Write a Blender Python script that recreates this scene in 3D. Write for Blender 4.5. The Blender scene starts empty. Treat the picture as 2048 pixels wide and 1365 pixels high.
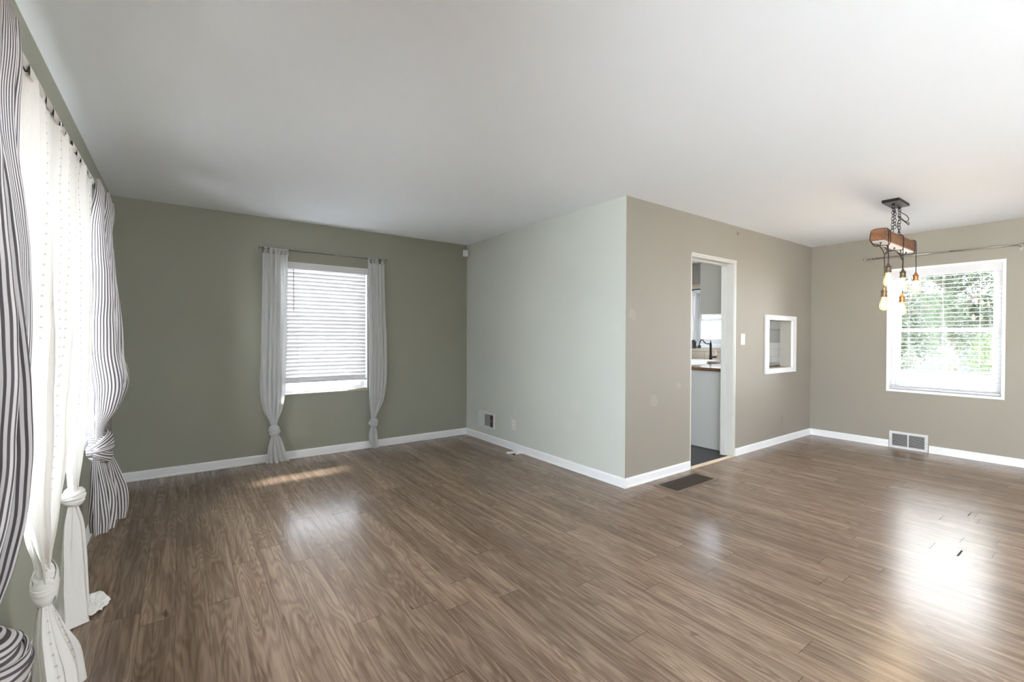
import bpy, bmesh, math, random
from mathutils import Vector, Matrix, noise
random.seed(7)
C = bpy.context.scene
COL = C.collection
PI = math.pi

# ------------------------------------------------------------------ camera
CAM_F, CAM_YAW, CAM_PITCH, CAM_ROLL, CAM_H = 911.86, 0.6304, -0.0096, 0.0036, 1.263
cam_data = bpy.data.cameras.new('camera')
cam_data.sensor_width = 36.0
cam_data.lens = CAM_F / 2048 * 36.0
cam_data.clip_start = 0.02
cam = bpy.data.objects.new('camera', cam_data)
COL.objects.link(cam)
_F = Vector((math.sin(CAM_YAW)*math.cos(CAM_PITCH), math.cos(CAM_YAW)*math.cos(CAM_PITCH), math.sin(CAM_PITCH)))
_R = Vector((math.cos(CAM_YAW), -math.sin(CAM_YAW), 0))
_U = _R.cross(_F)
_R2 = _R*math.cos(CAM_ROLL) + _U*math.sin(CAM_ROLL)
_U2 = -_R*math.sin(CAM_ROLL) + _U*math.cos(CAM_ROLL)
M = Matrix.Identity(4)
for i in range(3):
    M[i][0] = _R2[i]; M[i][1] = _U2[i]; M[i][2] = -_F[i]
M[2][3] = CAM_H
cam.matrix_world = M
C.camera = cam

# ------------------------------------------------------------------ look
C.view_settings.view_transform = 'Standard'
C.view_settings.look = 'None'
C.view_settings.gamma = 1.0
C.view_settings.use_curve_mapping = False
C.view_settings.exposure = 4.5
try:
    C.cycles.use_denoising = True
    C.cycles.max_bounces = 14
    C.cycles.diffuse_bounces = 8
    C.cycles.glossy_bounces = 5
    C.cycles.transmission_bounces = 10
    C.cycles.transparent_max_bounces = 24
    C.cycles.caustics_reflective = False
    C.cycles.caustics_refractive = False
    C.cycles.sample_clamp_indirect = 6.0
except Exception:
    pass

# ------------------------------------------------------------------ sky and sun
W = bpy.data.worlds.new('sky'); C.world = W
W.use_nodes = True
nt = W.node_tree; nt.nodes.clear()
wo = nt.nodes.new('ShaderNodeOutputWorld'); bg = nt.nodes.new('ShaderNodeBackground')
tc = nt.nodes.new('ShaderNodeTexCoord'); nz = nt.nodes.new('ShaderNodeTexNoise')
nz.inputs['Scale'].default_value = 2.2; nz.inputs['Detail'].default_value = 5
rp = nt.nodes.new('ShaderNodeValToRGB')
rp.color_ramp.elements[0].position = 0.35; rp.color_ramp.elements[0].color = (0.62, 0.76, 1.0, 1)
rp.color_ramp.elements[1].position = 0.6; rp.color_ramp.elements[1].color = (0.95, 0.98, 1.0, 1)
nt.links.new(tc.outputs['Generated'], nz.inputs['Vector'])
nt.links.new(nz.outputs['Fac'], rp.inputs['Fac'])
nt.links.new(rp.outputs['Color'], bg.inputs['Color'])
bg.inputs['Strength'].default_value = 1.0
nt.links.new(bg.outputs[0], wo.inputs[0])

sd = bpy.data.lights.new('sun', 'SUN'); sd.energy = 2.6; sd.angle = math.radians(15); sd.color = (1.0, 0.97, 0.93)
sun = bpy.data.objects.new('sun', sd); COL.objects.link(sun)
sun.rotation_euler = Vector((-0.33, -0.62, -0.72)).to_track_quat('-Z', 'Y').to_euler()

def portal(name, loc, rot, sx, sy):
    l = bpy.data.lights.new(name, 'AREA'); l.shape = 'RECTANGLE'; l.size = sx; l.size_y = sy
    l.cycles.is_portal = True
    o = bpy.data.objects.new(name, l); COL.objects.link(o); o.location = loc; o.rotation_euler = rot

# ------------------------------------------------------------------ measured room, plus added unseen windows
XE, YA, XB, YC, XD, YR, H = -0.464, 5.108, 3.0025, 2.509, 6.659, -4.2, 2.44
TH = 0.17      # outside walls
TI = 0.125     # inside walls
WIN_E = (1.16, 4.02, 0.605, 1.99)
WIN_E2 = (-3.85, 0.0, 0.05, 2.36)     # y0 y1 z0 z1
WIN_A = (0.83, 1.715, 0.66, 2.02)     # x0 x1
WIN_D = (0.79, 1.70, 0.665, 2.04)     # y0 y1
WIN_K = (3.42, 4.19, 1.155, 1.99)     # y0 y1
WIN_K2 = (3.9, 5.7, .95, 2.1)
WIN_D2 = (-3.9, -1.9, 0.06, 2.3)
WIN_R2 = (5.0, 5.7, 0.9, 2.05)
DOOR = (3.94, 4.732, 0.0, 2.055)
PASS = (5.477, 6.083, 0.902, 1.468)
portal('portal_left', (XE-TH-.02, (WIN_E[0]+WIN_E[1])/2, 1.3), (0, -PI/2, 0), 1.4, 2.9)
portal('portal_left_two', (XE-TH-.02, -1.92, 1.2), (0, -PI/2, 0), 2.33, 3.87)
portal('portal_back', ((WIN_A[0]+WIN_A[1])/2, YA+TH+.02, 1.34), (-PI/2, 0, 0), .9, 1.38)
portal('portal_right', (XD+TH+.02, (WIN_D[0]+WIN_D[1])/2, 1.35), (0, PI/2, 0), 1.4, .93)
portal('portal_kitchen', (XD+TH+.02, (WIN_K[0]+WIN_K[1])/2, 1.57), (0, PI/2, 0), .86, .8)
portal('portal_kitchen_back', (4.8, YA+TH+.02, 1.52), (-PI/2, 0, 0), 1.8, 1.16)
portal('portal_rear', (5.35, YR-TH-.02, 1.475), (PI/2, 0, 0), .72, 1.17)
portal('portal_right_two', (XD+TH+.02, -2.9, 1.18), (0, PI/2, 0), 2.26, 2.02)

# ------------------------------------------------------------------ material helpers
def hexc(r, g, b):
    f = lambda c: ((c/255+0.055)/1.055)**2.4 if c/255 > 0.04045 else c/255/12.92
    return (f(r), f(g), f(b), 1)
MATS = {}
def new_mat(name):
    m = bpy.data.materials.new(name); m.use_nodes = True
    n = m.node_tree.nodes; n.clear()
    out = n.new('ShaderNodeOutputMaterial')
    return m, n, m.node_tree.links, out
def pmat(name, col, rough=0.5, metal=0.0, noise_amt=0.0, nscale=8.0, bump=0.0, bscale=60.0, spec=0.5, coat=0.0, stretch=None):
    m, n, L, out = new_mat(name)
    p = n.new('ShaderNodeBsdfPrincipled'); L.new(p.outputs[0], out.inputs[0])
    p.inputs['Base Color'].default_value = col; p.inputs['Roughness'].default_value = rough
    p.inputs['Metallic'].default_value = metal
    p.inputs['Specular IOR Level'].default_value = spec
    p.inputs['Coat Weight'].default_value = coat
    tcn = n.new('ShaderNodeTexCoord')
    vec = tcn.outputs['Object']
    if stretch:
        mp = n.new('ShaderNodeMapping'); mp.inputs['Scale'].default_value = stretch
        L.new(vec, mp.inputs[0]); vec = mp.outputs[0]
    if noise_amt > 0:
        nn = n.new('ShaderNodeTexNoise'); nn.inputs['Scale'].default_value = nscale; nn.inputs['Detail'].default_value = 4
        L.new(vec, nn.inputs['Vector'])
        mx = n.new('ShaderNodeMix'); mx.data_type = 'RGBA'
        a = tuple(c*(1-noise_amt) for c in col[:3])+(1,); b = tuple(min(1, c*(1+noise_amt)) for c in col[:3])+(1,)
        mx.inputs[6].default_value = a; mx.inputs[7].default_value = b
        L.new(nn.outputs['Fac'], mx.inputs[0]); L.new(mx.outputs[2], p.inputs['Base Color'])
    if bump > 0:
        nb = n.new('ShaderNodeTexNoise'); nb.inputs['Scale'].default_value = bscale; nb.inputs['Detail'].default_value = 3
        L.new(vec, nb.inputs['Vector'])
        bp = n.new('ShaderNodeBump'); bp.inputs['Strength'].default_value = bump; bp.inputs['Distance'].default_value = 0.002
        L.new(nb.outputs['Fac'], bp.inputs['Height']); L.new(bp.outputs[0], p.inputs['Normal'])
    MATS[name] = m
    return m

def wall_mat(name, col, patches=(), scuffs=()):
    """satin wall paint with faint roller texture; patches = spackled spots (x,y,z,radius)"""
    m, n, L, out = new_mat(name)
    p = n.new('ShaderNodeBsdfPrincipled'); L.new(p.outputs[0], out.inputs[0])
    p.inputs['Roughness'].default_value = 0.55; p.inputs['Specular IOR Level'].default_value = 0.28
    tcn = n.new('ShaderNodeTexCoord'); vec = tcn.outputs['Object']
    nn = n.new('ShaderNodeTexNoise'); nn.inputs['Scale'].default_value = 1.3; nn.inputs['Detail'].default_value = 6
    L.new(vec, nn.inputs['Vector'])
    mx = n.new('ShaderNodeMix'); mx.data_type = 'RGBA'
    mx.inputs[6].default_value = tuple(c*0.95 for c in col[:3])+(1,); mx.inputs[7].default_value = tuple(c*1.05 for c in col[:3])+(1,)
    L.new(nn.outputs['Fac'], mx.inputs[0])
    cur = mx.outputs[2]
    if patches:
        nd = n.new('ShaderNodeTexNoise'); nd.inputs['Scale'].default_value = 9; nd.inputs['Detail'].default_value = 2
        L.new(vec, nd.inputs['Vector'])
        ad = n.new('ShaderNodeVectorMath'); ad.operation = 'MULTIPLY_ADD'
        L.new(nd.outputs['Color'], ad.inputs[0]); ad.inputs[1].default_value = (.07, .07, .07); 
        sb = n.new('ShaderNodeVectorMath'); sb.operation = 'ADD'; L.new(vec, sb.inputs[0]); sb.inputs[1].default_value = (-.035, -.035, -.035)
        L.new(sb.outputs[0], ad.inputs[2])
        tot = None
        for (x, y, z, r) in patches:
            ds = n.new('ShaderNodeVectorMath'); ds.operation = 'DISTANCE'; L.new(ad.outputs[0], ds.inputs[0]); ds.inputs[1].default_value = (x, y, z)
            mr = n.new('ShaderNodeMapRange'); mr.inputs[1].default_value = r; mr.inputs[2].default_value = r*0.8
            mr.inputs[3].default_value = 0; mr.inputs[4].default_value = 1
            L.new(ds.outputs['Value'], mr.inputs[0])
            if tot is None: tot = mr.outputs[0]
            else:
                mm = n.new('ShaderNodeMath'); mm.operation = 'MAXIMUM'; L.new(tot, mm.inputs[0]); L.new(mr.outputs[0], mm.inputs[1]); tot = mm.outputs[0]
        m2 = n.new('ShaderNodeMix'); m2.data_type = 'RGBA'
        sc = n.new('ShaderNodeMath'); sc.operation = 'MULTIPLY'; L.new(tot, sc.inputs[0]); sc.inputs[1].default_value = 0.06
        L.new(sc.outputs[0], m2.inputs[0]); L.new(cur, m2.inputs[6]); m2.inputs[7].default_value = (.82, .83, .80, 1)
        cur = m2.outputs[2]
    L.new(cur, p.inputs['Base Color'])
    nb = n.new('ShaderNodeTexNoise'); nb.inputs['Scale'].default_value = 140; nb.inputs['Detail'].default_value = 2
    L.new(vec, nb.inputs['Vector'])
    nb2 = n.new('ShaderNodeTexNoise'); nb2.inputs['Scale'].default_value = 2.5; nb2.inputs['Detail'].default_value = 2
    L.new(vec, nb2.inputs['Vector'])
    b1 = n.new('ShaderNodeBump'); b1.inputs['Strength'].default_value = .12; b1.inputs['Distance'].default_value = .001
    b2 = n.new('ShaderNodeBump'); b2.inputs['Strength'].default_value = .35; b2.inputs['Distance'].default_value = .006
    L.new(nb.outputs['Fac'], b1.inputs['Height']); L.new(nb2.outputs['Fac'], b2.inputs['Height']); L.new(b2.outputs[0], b1.inputs['Normal'])
    L.new(b1.outputs[0], p.inputs['Normal'])
    return m

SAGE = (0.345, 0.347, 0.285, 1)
GREIGE = (0.335, 0.308, 0.26, 1)
m_sage_shade = wall_mat('sage_paint_shade', SAGE)  # sage paint darkened to stand in for the dimmer light on these walls
m_sage_lit = wall_mat('sage_paint_lit_patched', (0.60, 0.62, 0.57, 1), patches=[(XB, 3.28, 1.40, .05), (XB, 3.10, .62, .085), (XB, 3.18, .42, .07), (XB, 3.4, .74, .06), (XB, 4.05, .42, .03), (XB, 2.62, 1.35, .05)])  # same sage lightened to stand in for stronger window light, plus spackle spots
m_greige = wall_mat('greige_paint', GREIGE, patches=[(3.08, YC, 1.45, .05), (3.38, YC, .70, .06), (3.75, YC, .82, .04)])
m_ceil = pmat('ceiling_white', (0.86, 0.90, 0.945, 1), 0.85, noise_amt=.015, nscale=1.5, bump=.15, bscale=90)
m_trim = pmat('white_trim_paint', (0.88, 0.885, 0.89, 1), 0.35, noise_amt=.04, nscale=7, bump=.08, bscale=30)
m_jamb = pmat('old_white_paint', (0.60, 0.585, 0.54, 1), 0.4, noise_amt=.06, nscale=6, bump=.1, bscale=25)
m_vinyl = pmat('white_vinyl', (0.74, 0.74, 0.75, 1), 0.35, noise_amt=.01)
m_plastic = pmat('white_plastic', (0.75, 0.75, 0.72, 1), 0.35, noise_amt=.02)
m_black = pmat('black_iron', (0.018, 0.016, 0.016, 1), 0.42, metal=.6, noise_amt=.2, nscale=30)
m_blackpl = pmat('black_plastic', (0.02, 0.02, 0.02, 1), 0.35, noise_amt=.1)
m_brass = pmat('aged_brass', (0.32, 0.25, 0.14, 1), 0.35, metal=.9, noise_amt=.15, nscale=40)
m_bronze = pmat('dark_pewter_rod', (0.16, 0.145, 0.12, 1), 0.4, metal=.85, noise_amt=.1, nscale=40)
m_nickel = pmat('brushed_nickel', (0.42, 0.39, 0.35, 1), 0.35, metal=.9, noise_amt=.08, nscale=40)
m_dark = pmat('duct_dark', (0.02, 0.018, 0.016, 1), 0.8, noise_amt=.1)
m_socket = pmat('antique_bronze_socket', (0.15, 0.115, 0.08, 1), 0.4, metal=.8, noise_amt=.2, nscale=50)
m_copper = pmat('copper_socket', (0.42, 0.20, 0.08, 1), 0.35, metal=.85, noise_amt=.15, nscale=50)
m_cord = pmat('dark_brown_cord', (0.03, 0.02, 0.014, 1), 0.7, noise_amt=.2, nscale=200)
m_vent = pmat('white_enamel', (0.68, 0.69, 0.70, 1), 0.4, noise_amt=.08, nscale=25)
m_ventbrown = pmat('brown_enamel', (0.055, 0.038, 0.024, 1), 0.45, noise_amt=.2, nscale=30)
m_cab = pmat('cabinet_grey_white', (0.43, 0.42, 0.39, 1), 0.4, noise_amt=.03, nscale=3)
m_ceramic = pmat('white_ceramic', (0.82, 0.80, 0.76, 1), 0.12, noise_amt=.01)
m_gap = pmat('raw_caulk', (0.55, 0.47, 0.33, 1), 0.8, noise_amt=.25, nscale=60, bump=.4, bscale=80)

def tile_mat(name, col, grout, sx, sy, rough):
    m, n, L, out = new_mat(name)
    p = n.new('ShaderNodeBsdfPrincipled'); L.new(p.outputs[0], out.inputs[0]); p.inputs['Roughness'].default_value = rough
    tcn = n.new('ShaderNodeTexCoord'); br = n.new('ShaderNodeTexBrick')
    mp = n.new('ShaderNodeMapping'); L.new(tcn.outputs['UV'], mp.inputs[0]); L.new(mp.outputs[0], br.inputs['Vector'])
    br.inputs['Color1'].default_value = col; br.inputs['Color2'].default_value = tuple(c*.9 for c in col[:3])+(1,)
    br.inputs['Mortar'].default_value = grout; br.inputs['Mortar Size'].default_value = .004
    br.inputs['Brick Width'].default_value = sx; br.inputs['Row Height'].default_value = sy; br.inputs['Scale'].default_value = 1.0
    L.new(br.outputs['Color'], p.inputs['Base Color'])
    return m
m_darktile = tile_mat('dark_plank_tile', (0.022, 0.018, 0.021, 1), (0.008, 0.007, 0.008, 1), .9, .2, .42)
m_backsplash = tile_mat('cream_shiplap', (0.66, 0.55, 0.42, 1), (0.32, 0.25, 0.18, 1), 4.0, .13, .4)
m_subway = tile_mat('greige_subway_tile', (0.56, 0.53, 0.47, 1), (0.42, 0.39, 0.34, 1), .2, .1, .3)

# glass pane: see-through with a faint mirror
def glass_mat():
    m, n, L, out = new_mat('window_glass')
    t = n.new('ShaderNodeBsdfTransparent'); t.inputs[0].default_value = (.97, .98, .98, 1)
    g = n.new('ShaderNodeBsdfGlossy'); g.inputs['Roughness'].default_value = .02
    fr = n.new('ShaderNodeFresnel'); fr.inputs[0].default_value = 1.25
    mx = n.new('ShaderNodeMixShader'); L.new(fr.outputs[0], mx.inputs[0]); L.new(t.outputs[0], mx.inputs[1]); L.new(g.outputs[0], mx.inputs[2])
    L.new(mx.outputs[0], out.inputs[0]); return m
m_glass = glass_mat()

def cloth_mat(name, kind):
    m, n, L, out = new_mat(name)
    uv = n.new('ShaderNodeTexCoord'); sep = n.new('ShaderNodeSeparateXYZ'); L.new(uv.outputs['UV'], sep.inputs[0])
    def math_(op, a, b=None):
        k = n.new('ShaderNodeMath'); k.operation = op
        for i, v in enumerate((a, b)):
            if v is None: continue
            if isinstance(v, (int, float)): k.inputs[i].default_value = v
            else: L.new(v, k.inputs[i])
        return k.outputs[0]
    if kind == 'stripe':
        fr = math_('FRACT', math_('DIVIDE', sep.outputs['X'], .0115))
        mr = n.new('ShaderNodeMapRange'); mr.interpolation_type = 'SMOOTHSTEP'
        tri = math_('ABSOLUTE', math_('SUBTRACT', fr, .5))
        L.new(tri, mr.inputs[0]); mr.inputs[1].default_value = .20; mr.inputs[2].default_value = .26
        mx = n.new('ShaderNodeMix'); mx.data_type = 'RGBA'; L.new(mr.outputs[0], mx.inputs[0])
        mx.inputs[6].default_value = (0.12, 0.105, 0.115, 1); mx.inputs[7].default_value = (0.66, 0.64, 0.63, 1)
        col = mx.outputs[2]; tr_f, tp_f = .085, 0.0
    else:
        # little woven dots in vertical rows
        fx = math_('ABSOLUTE', math_('SUBTRACT', math_('FRACT', math_('DIVIDE', sep.outputs['X'], .115)), .5))
        fy = math_('ABSOLUTE', math_('SUBTRACT', math_('FRACT', math_('DIVIDE', sep.outputs['Y'], .034)), .5))
        dx = math_('LESS_THAN', fx, .030); dy = math_('LESS_THAN', fy, .09); dot = math_('MULTIPLY', dx, dy)
        ln = math_('MULTIPLY', math_('LESS_THAN', fx, .014), .35)
        f = math_('MAXIMUM', dot, ln)
        mx = n.new('ShaderNodeMix'); mx.data_type = 'RGBA'; L.new(f, mx.inputs[0])
        mx.inputs[6].default_value = (0.86, 0.845, 0.81, 1) if kind == 'sheer' else (0.80, 0.80, 0.80, 1)
        mx.inputs[7].default_value = (0.58, 0.55, 0.50, 1) if kind == 'sheer' else (0.74, 0.74, 0.74, 1)
        col = mx.outputs[2]; tr_f, tp_f = (.055, .0) if kind == 'sheer' else (.42, .14)
    d = n.new('ShaderNodeBsdfDiffuse'); t = n.new('ShaderNodeBsdfTranslucent'); L.new(col, d.inputs[0]); L.new(col, t.inputs[0])
    wv = n.new('ShaderNodeTexNoise'); wv.inputs['Scale'].default_value = 22; wv.inputs['Detail'].default_value = 3
    st = n.new('ShaderNodeMapping'); st.inputs['Scale'].default_value = (6, .6, 1); L.new(uv.outputs['UV'], st.inputs[0]); L.new(st.outputs[0], wv.inputs['Vector'])
    bp = n.new('ShaderNodeBump'); bp.inputs['Strength'].default_value = .5; bp.inputs['Distance'].default_value = .004
    L.new(wv.outputs['Fac'], bp.inputs['Height']); L.new(bp.outputs[0], d.inputs['Normal'])
    a = n.new('ShaderNodeMixShader'); a.inputs[0].default_value = tr_f; L.new(d.outputs[0], a.inputs[1]); L.new(t.outputs[0], a.inputs[2])
    last = a.outputs[0]
    if tp_f:
        tp = n.new('ShaderNodeBsdfTransparent'); b = n.new('ShaderNodeMixShader'); b.inputs[0].default_value = tp_f
        L.new(last, b.inputs[1]); L.new(tp.outputs[0], b.inputs[2]); last = b.outputs[0]
    L.new(last, out.inputs[0])
    return m
m_stripe = cloth_mat('ticking_stripe_cotton', 'stripe')
m_sheer = cloth_mat('ivory_dotted_sheer', 'sheer')
m_voile = cloth_mat('white_crinkle_voile', 'voile')

def slat_mat():
    m, n, L, out = new_mat('white_blind_vinyl')
    d = n.new('ShaderNodeBsdfPrincipled'); d.inputs['Base Color'].default_value = (.86, .86, .87, 1); d.inputs['Roughness'].default_value = .35
    t = n.new('ShaderNodeBsdfTranslucent'); t.inputs[0].default_value = (.86, .86, .88, 1)
    mx = n.new('ShaderNodeMixShader'); mx.inputs[0].default_value = .035
    L.new(d.outputs[0], mx.inputs[1]); L.new(t.outputs[0], mx.inputs[2]); L.new(mx.outputs[0], out.inputs[0]); return m
m_slat = slat_mat()

def emit_mat(name, col, s):
    m, n, L, out = new_mat(name)
    e = n.new('ShaderNodeEmission'); e.inputs[0].default_value = col; e.inputs[1].default_value = s
    L.new(e.outputs[0], out.inputs[0]); return m
m_fil = emit_mat('glowing_filament', (1.0, 0.82, 0.58, 1), 7)
m_bulb, _n, _L, _out = new_mat('amber_glass_bulb')
_t = _n.new('ShaderNodeBsdfTransparent'); _t.inputs[0].default_value = (1, .93, .80, 1); _e = _n.new('ShaderNodeEmission'); _e.inputs[0].default_value = (1.0, .70, .33, 1); _e.inputs[1].default_value = .028
_g = _n.new('ShaderNodeBsdfGlossy'); _g.inputs['Roughness'].default_value = .05
_a = _n.new('ShaderNodeAddShader'); _L.new(_t.outputs[0], _a.inputs[0]); _L.new(_e.outputs[0], _a.inputs[1])
_m = _n.new('ShaderNodeMixShader'); _m.inputs[0].default_value = .06; _L.new(_a.outputs[0], _m.inputs[1]); _L.new(_g.outputs[0], _m.inputs[2]); _L.new(_m.outputs[0], _out.inputs[0])

def wood_beam_mat(name, c1, c2, rough, scale, stretch=(1, 8, 8)):
    m, n, L, out = new_mat(name)
    p = n.new('ShaderNodeBsdfPrincipled'); L.new(p.outputs[0], out.inputs[0]); p.inputs['Roughness'].default_value = rough
    tcn = n.new('ShaderNodeTexCoord'); mp = n.new('ShaderNodeMapping'); mp.inputs['Scale'].default_value = stretch
    L.new(tcn.outputs['Object'], mp.inputs[0])
    nn = n.new('ShaderNodeTexNoise'); nn.inputs['Scale'].default_value = scale; nn.inputs['Detail'].default_value = 6; nn.inputs['Distortion'].default_value = .6
    L.new(mp.outputs[0], nn.inputs['Vector'])
    cr = n.new('ShaderNodeValToRGB'); cr.color_ramp.elements[0].position = .3; cr.color_ramp.elements[0].color = c1
    cr.color_ramp.elements[1].position = .7; cr.color_ramp.elements[1].color = c2
    L.new(nn.outputs['Fac'], cr.inputs[0]); L.new(cr.outputs[0], p.inputs['Base Color'])
    return m
m_beam = wood_beam_mat('stained_beam_wood', (0.13, 0.05, 0.018, 1), (0.30, 0.13, 0.05, 1), .5, 4)
m_butcher = wood_beam_mat('oiled_butcher_block', (0.06, 0.03, 0.014, 1), (0.19, 0.095, 0.045, 1), .14, 3)
m_thresh = wood_beam_mat('raw_pine_threshold', (0.60, 0.46, 0.32, 1), (0.74, 0.60, 0.45, 1), .5, 3)
m_fence = wood_beam_mat('fence_cedar', (0.38, 0.24, 0.14, 1), (0.62, 0.44, 0.29, 1), .8, 2, (6, 6, .6))
m_bark = wood_beam_mat('tree_bark', (0.09, 0.07, 0.06, 1), (0.22, 0.19, 0.17, 1), .9, 6, (5, 5, 1))

def leaf_mat(name, c1, c2):
    m, n, L, out = new_mat(name)
    oi = n.new('ShaderNodeTexCoord'); nn = n.new('ShaderNodeTexNoise'); nn.inputs['Scale'].default_value = 2.5; L.new(oi.outputs['Object'], nn.inputs['Vector'])
    mx = n.new('ShaderNodeMix'); mx.data_type = 'RGBA'; mx.inputs[6].default_value = c1; mx.inputs[7].default_value = c2; L.new(nn.outputs['Fac'], mx.inputs[0])
    d = n.new('ShaderNodeBsdfDiffuse'); t = n.new('ShaderNodeBsdfTranslucent'); L.new(mx.outputs[2], d.inputs[0]); L.new(mx.outputs[2], t.inputs[0])
    a = n.new('ShaderNodeMixShader'); a.inputs[0].default_value = .35; L.new(d.outputs[0], a.inputs[1]); L.new(t.outputs[0], a.inputs[2]); L.new(a.outputs[0], out.inputs[0]); return m
m_leaf = leaf_mat('green_leaves', (0.05, 0.068, 0.034, 1), (0.13, 0.155, 0.085, 1))
m_leaf2 = leaf_mat('bluish_leaves', (0.05, 0.066, 0.045, 1), (0.125, 0.145, 0.105, 1))
m_bounce_ground = pmat('pale_bounce_ground', (0.66, 0.655, 0.64, 1), .9, noise_amt=.08, nscale=3)  # ground colour set pale so daylight bounces up to the ceiling
m_siding = pmat('neighbour_siding', (0.055, 0.055, 0.066, 1), .7, noise_amt=.05)
m_roof = pmat('neighbour_shingles', (0.035, 0.033, 0.035, 1), .9, noise_amt=.2, nscale=20)

# laminate floor: boards along y, 0.126 wide, staggered ends, oak print
def floor_mat():
    m, n, L, out = new_mat('oak_laminate')
    p = n.new('ShaderNodeBsdfPrincipled'); L.new(p.outputs[0], out.inputs[0])
    tcn = n.new('ShaderNodeTexCoord'); sep = n.new('ShaderNodeSeparateXYZ'); L.new(tcn.outputs['Object'], sep.inputs[0])
    X, Y = sep.outputs['X'], sep.outputs['Y']
    def mt(op, a, b=None, c=None):
        k = n.new('ShaderNodeMath'); k.operation = op
        for i, v in enumerate((a, b, c)):
            if v is None: continue
            if isinstance(v, (int, float)): k.inputs[i].default_value = v
            else: L.new(v, k.inputs[i])
        return k.outputs[0]
    def comb(x, y, z):
        k = n.new('ShaderNodeCombineXYZ')
        for i, v in enumerate((x, y, z)):
            if isinstance(v, (int, float)): k.inputs[i].default_value = v
            else: L.new(v, k.inputs[i])
        return k.outputs[0]
    def tex_noise(vec, scale, detail=3, dist=0.0, rough=.5):
        k = n.new('ShaderNodeTexNoise'); k.inputs['Scale'].default_value = scale; k.inputs['Detail'].default_value = detail
        k.inputs['Distortion'].default_value = dist; k.inputs['Roughness'].default_value = rough; L.new(vec, k.inputs['Vector']); return k
    def ramp(v, a, b, c=0., d=1.):
        k = n.new('ShaderNodeMapRange'); k.interpolation_type = 'SMOOTHSTEP'; L.new(v, k.inputs[0])
        for i, q in enumerate((a, b, c, d)): k.inputs[i+1].default_value = q
        return k.outputs[0]
    def mixc(f, a, b):
        k = n.new('ShaderNodeMix'); k.data_type = 'RGBA'
        if isinstance(f, (int, float)): k.inputs[0].default_value = f
        else: L.new(f, k.inputs[0])
        for i, v in ((6, a), (7, b)):
            if isinstance(v, tuple): k.inputs[i].default_value = v
            else: L.new(v, k.inputs[i])
        return k.outputs[2]
    WB, LB = .126, 1.38
    xr = mt('DIVIDE', mt('ADD', X, .018), WB); row = mt('FLOOR', xr); fx = mt('SUBTRACT', xr, row)
    wn = n.new('ShaderNodeTexWhiteNoise'); wn.noise_dimensions = '1D'; L.new(row, wn.inputs['W'])
    yr = mt('ADD', mt('DIVIDE', Y, LB), wn.outputs['Value']); brd = mt('FLOOR', yr); fy = mt('SUBTRACT', yr, brd)
    wn2 = n.new('ShaderNodeTexWhiteNoise'); wn2.noise_dimensions = '2D'; L.new(comb(row, brd, 0), wn2.inputs['Vector'])
    r1 = wn2.outputs['Value']
    sc = n.new('ShaderNodeSeparateColor'); L.new(wn2.outputs['Color'], sc.inputs[0]); r2, r3 = sc.outputs[0], sc.outputs[1]
    ox = mt('MULTIPLY', r2, 37.0); oy = mt('MULTIPLY', r3, 53.0)
    PX = mt('ADD', X, ox); PY = mt('ADD', Y, oy)
    # growth-ring field: stretched noise -> contour lines (cathedrals + knots)
    base = tex_noise(comb(mt('MULTIPLY', PX, 9.0), mt('MULTIPLY', PY, .95), r1), 1.0, 2, .30)
    rings = mt('ABSOLUTE', mt('SUBTRACT', mt('FRACT', mt('MULTIPLY', base.outputs['Fac'], 17.0)), .5))
    rings = ramp(rings, .08, .42)
    fine = tex_noise(comb(mt('MULTIPLY', PX, 210.0), mt('MULTIPLY', PY, 7.0), 0), 1.0, 3, .2)
    broad = tex_noise(comb(mt('MULTIPLY', PX, 22.0), mt('MULTIPLY', PY, 1.1), 3), 1.0, 3, .3)
    streak = tex_noise(comb(mt('MULTIPLY', PX, 60.0), mt('MULTIPLY', PY, 2.2), 8), 1.0, 3, .3)
    knot = tex_noise(comb(mt('MULTIPLY', PX, 14.0), mt('MULTIPLY', PY, 4.2), 5), 1.0, 2, .8)
    knotf = ramp(knot.outputs['Fac'], .69, .80)
    c_light = (0.330, 0.234, 0.162, 1); c_mid = (0.230, 0.155, 0.102, 1); c_dark = (0.096, 0.057, 0.033, 1)
    col = mixc(ramp(broad.outputs['Fac'], .34, .68), c_mid, c_light)
    col = mixc(mt('MULTIPLY', ramp(streak.outputs['Fac'], .45, .72), .55), col, c_dark)
    col = mixc(mt('MULTIPLY', mt('SUBTRACT', 1.0, rings), .36), col, c_dark)
    col = mixc(mt('MULTIPLY', ramp(fine.outputs['Fac'], .48, .68), .14), col, (0.45, 0.36, 0.28, 1))
    col = mixc(mt('MULTIPLY', knotf, .8), col, (0.06, 0.038, 0.024, 1))
    # board tone
    k = n.new('ShaderNodeHueSaturation'); L.new(col, k.inputs['Color']); L.new(ramp(r1, 0, 1, .86, 1.12), k.inputs['Value']); k.inputs['Saturation'].default_value = .95
    col = k.outputs[0]
    # seams
    ex = mt('MINIMUM', fx, mt('SUBTRACT', 1.0, fx)); ey = mt('MINIMUM', fy, mt('SUBTRACT', 1.0, fy))
    sx = ramp(mt('MULTIPLY', ex, WB), .0006, .0016, 1, 0); sy = ramp(mt('MULTIPLY', ey, LB), .0007, .0018, 1, 0)
    sx = mt('MULTIPLY', sx, .45); sy = mt('MULTIPLY', sy, .8)
    seam = mt('MAXIMUM', sx, sy)
    col = mixc(seam, col, (0.03, 0.02, 0.014, 1))
    L.new(col, p.inputs['Base Color'])
    rg = mt('MULTIPLY_ADD', fine.outputs['Fac'], .03, .205)
    L.new(rg, p.inputs['Roughness']); p.inputs['Specular IOR Level'].default_value = .29
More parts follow.
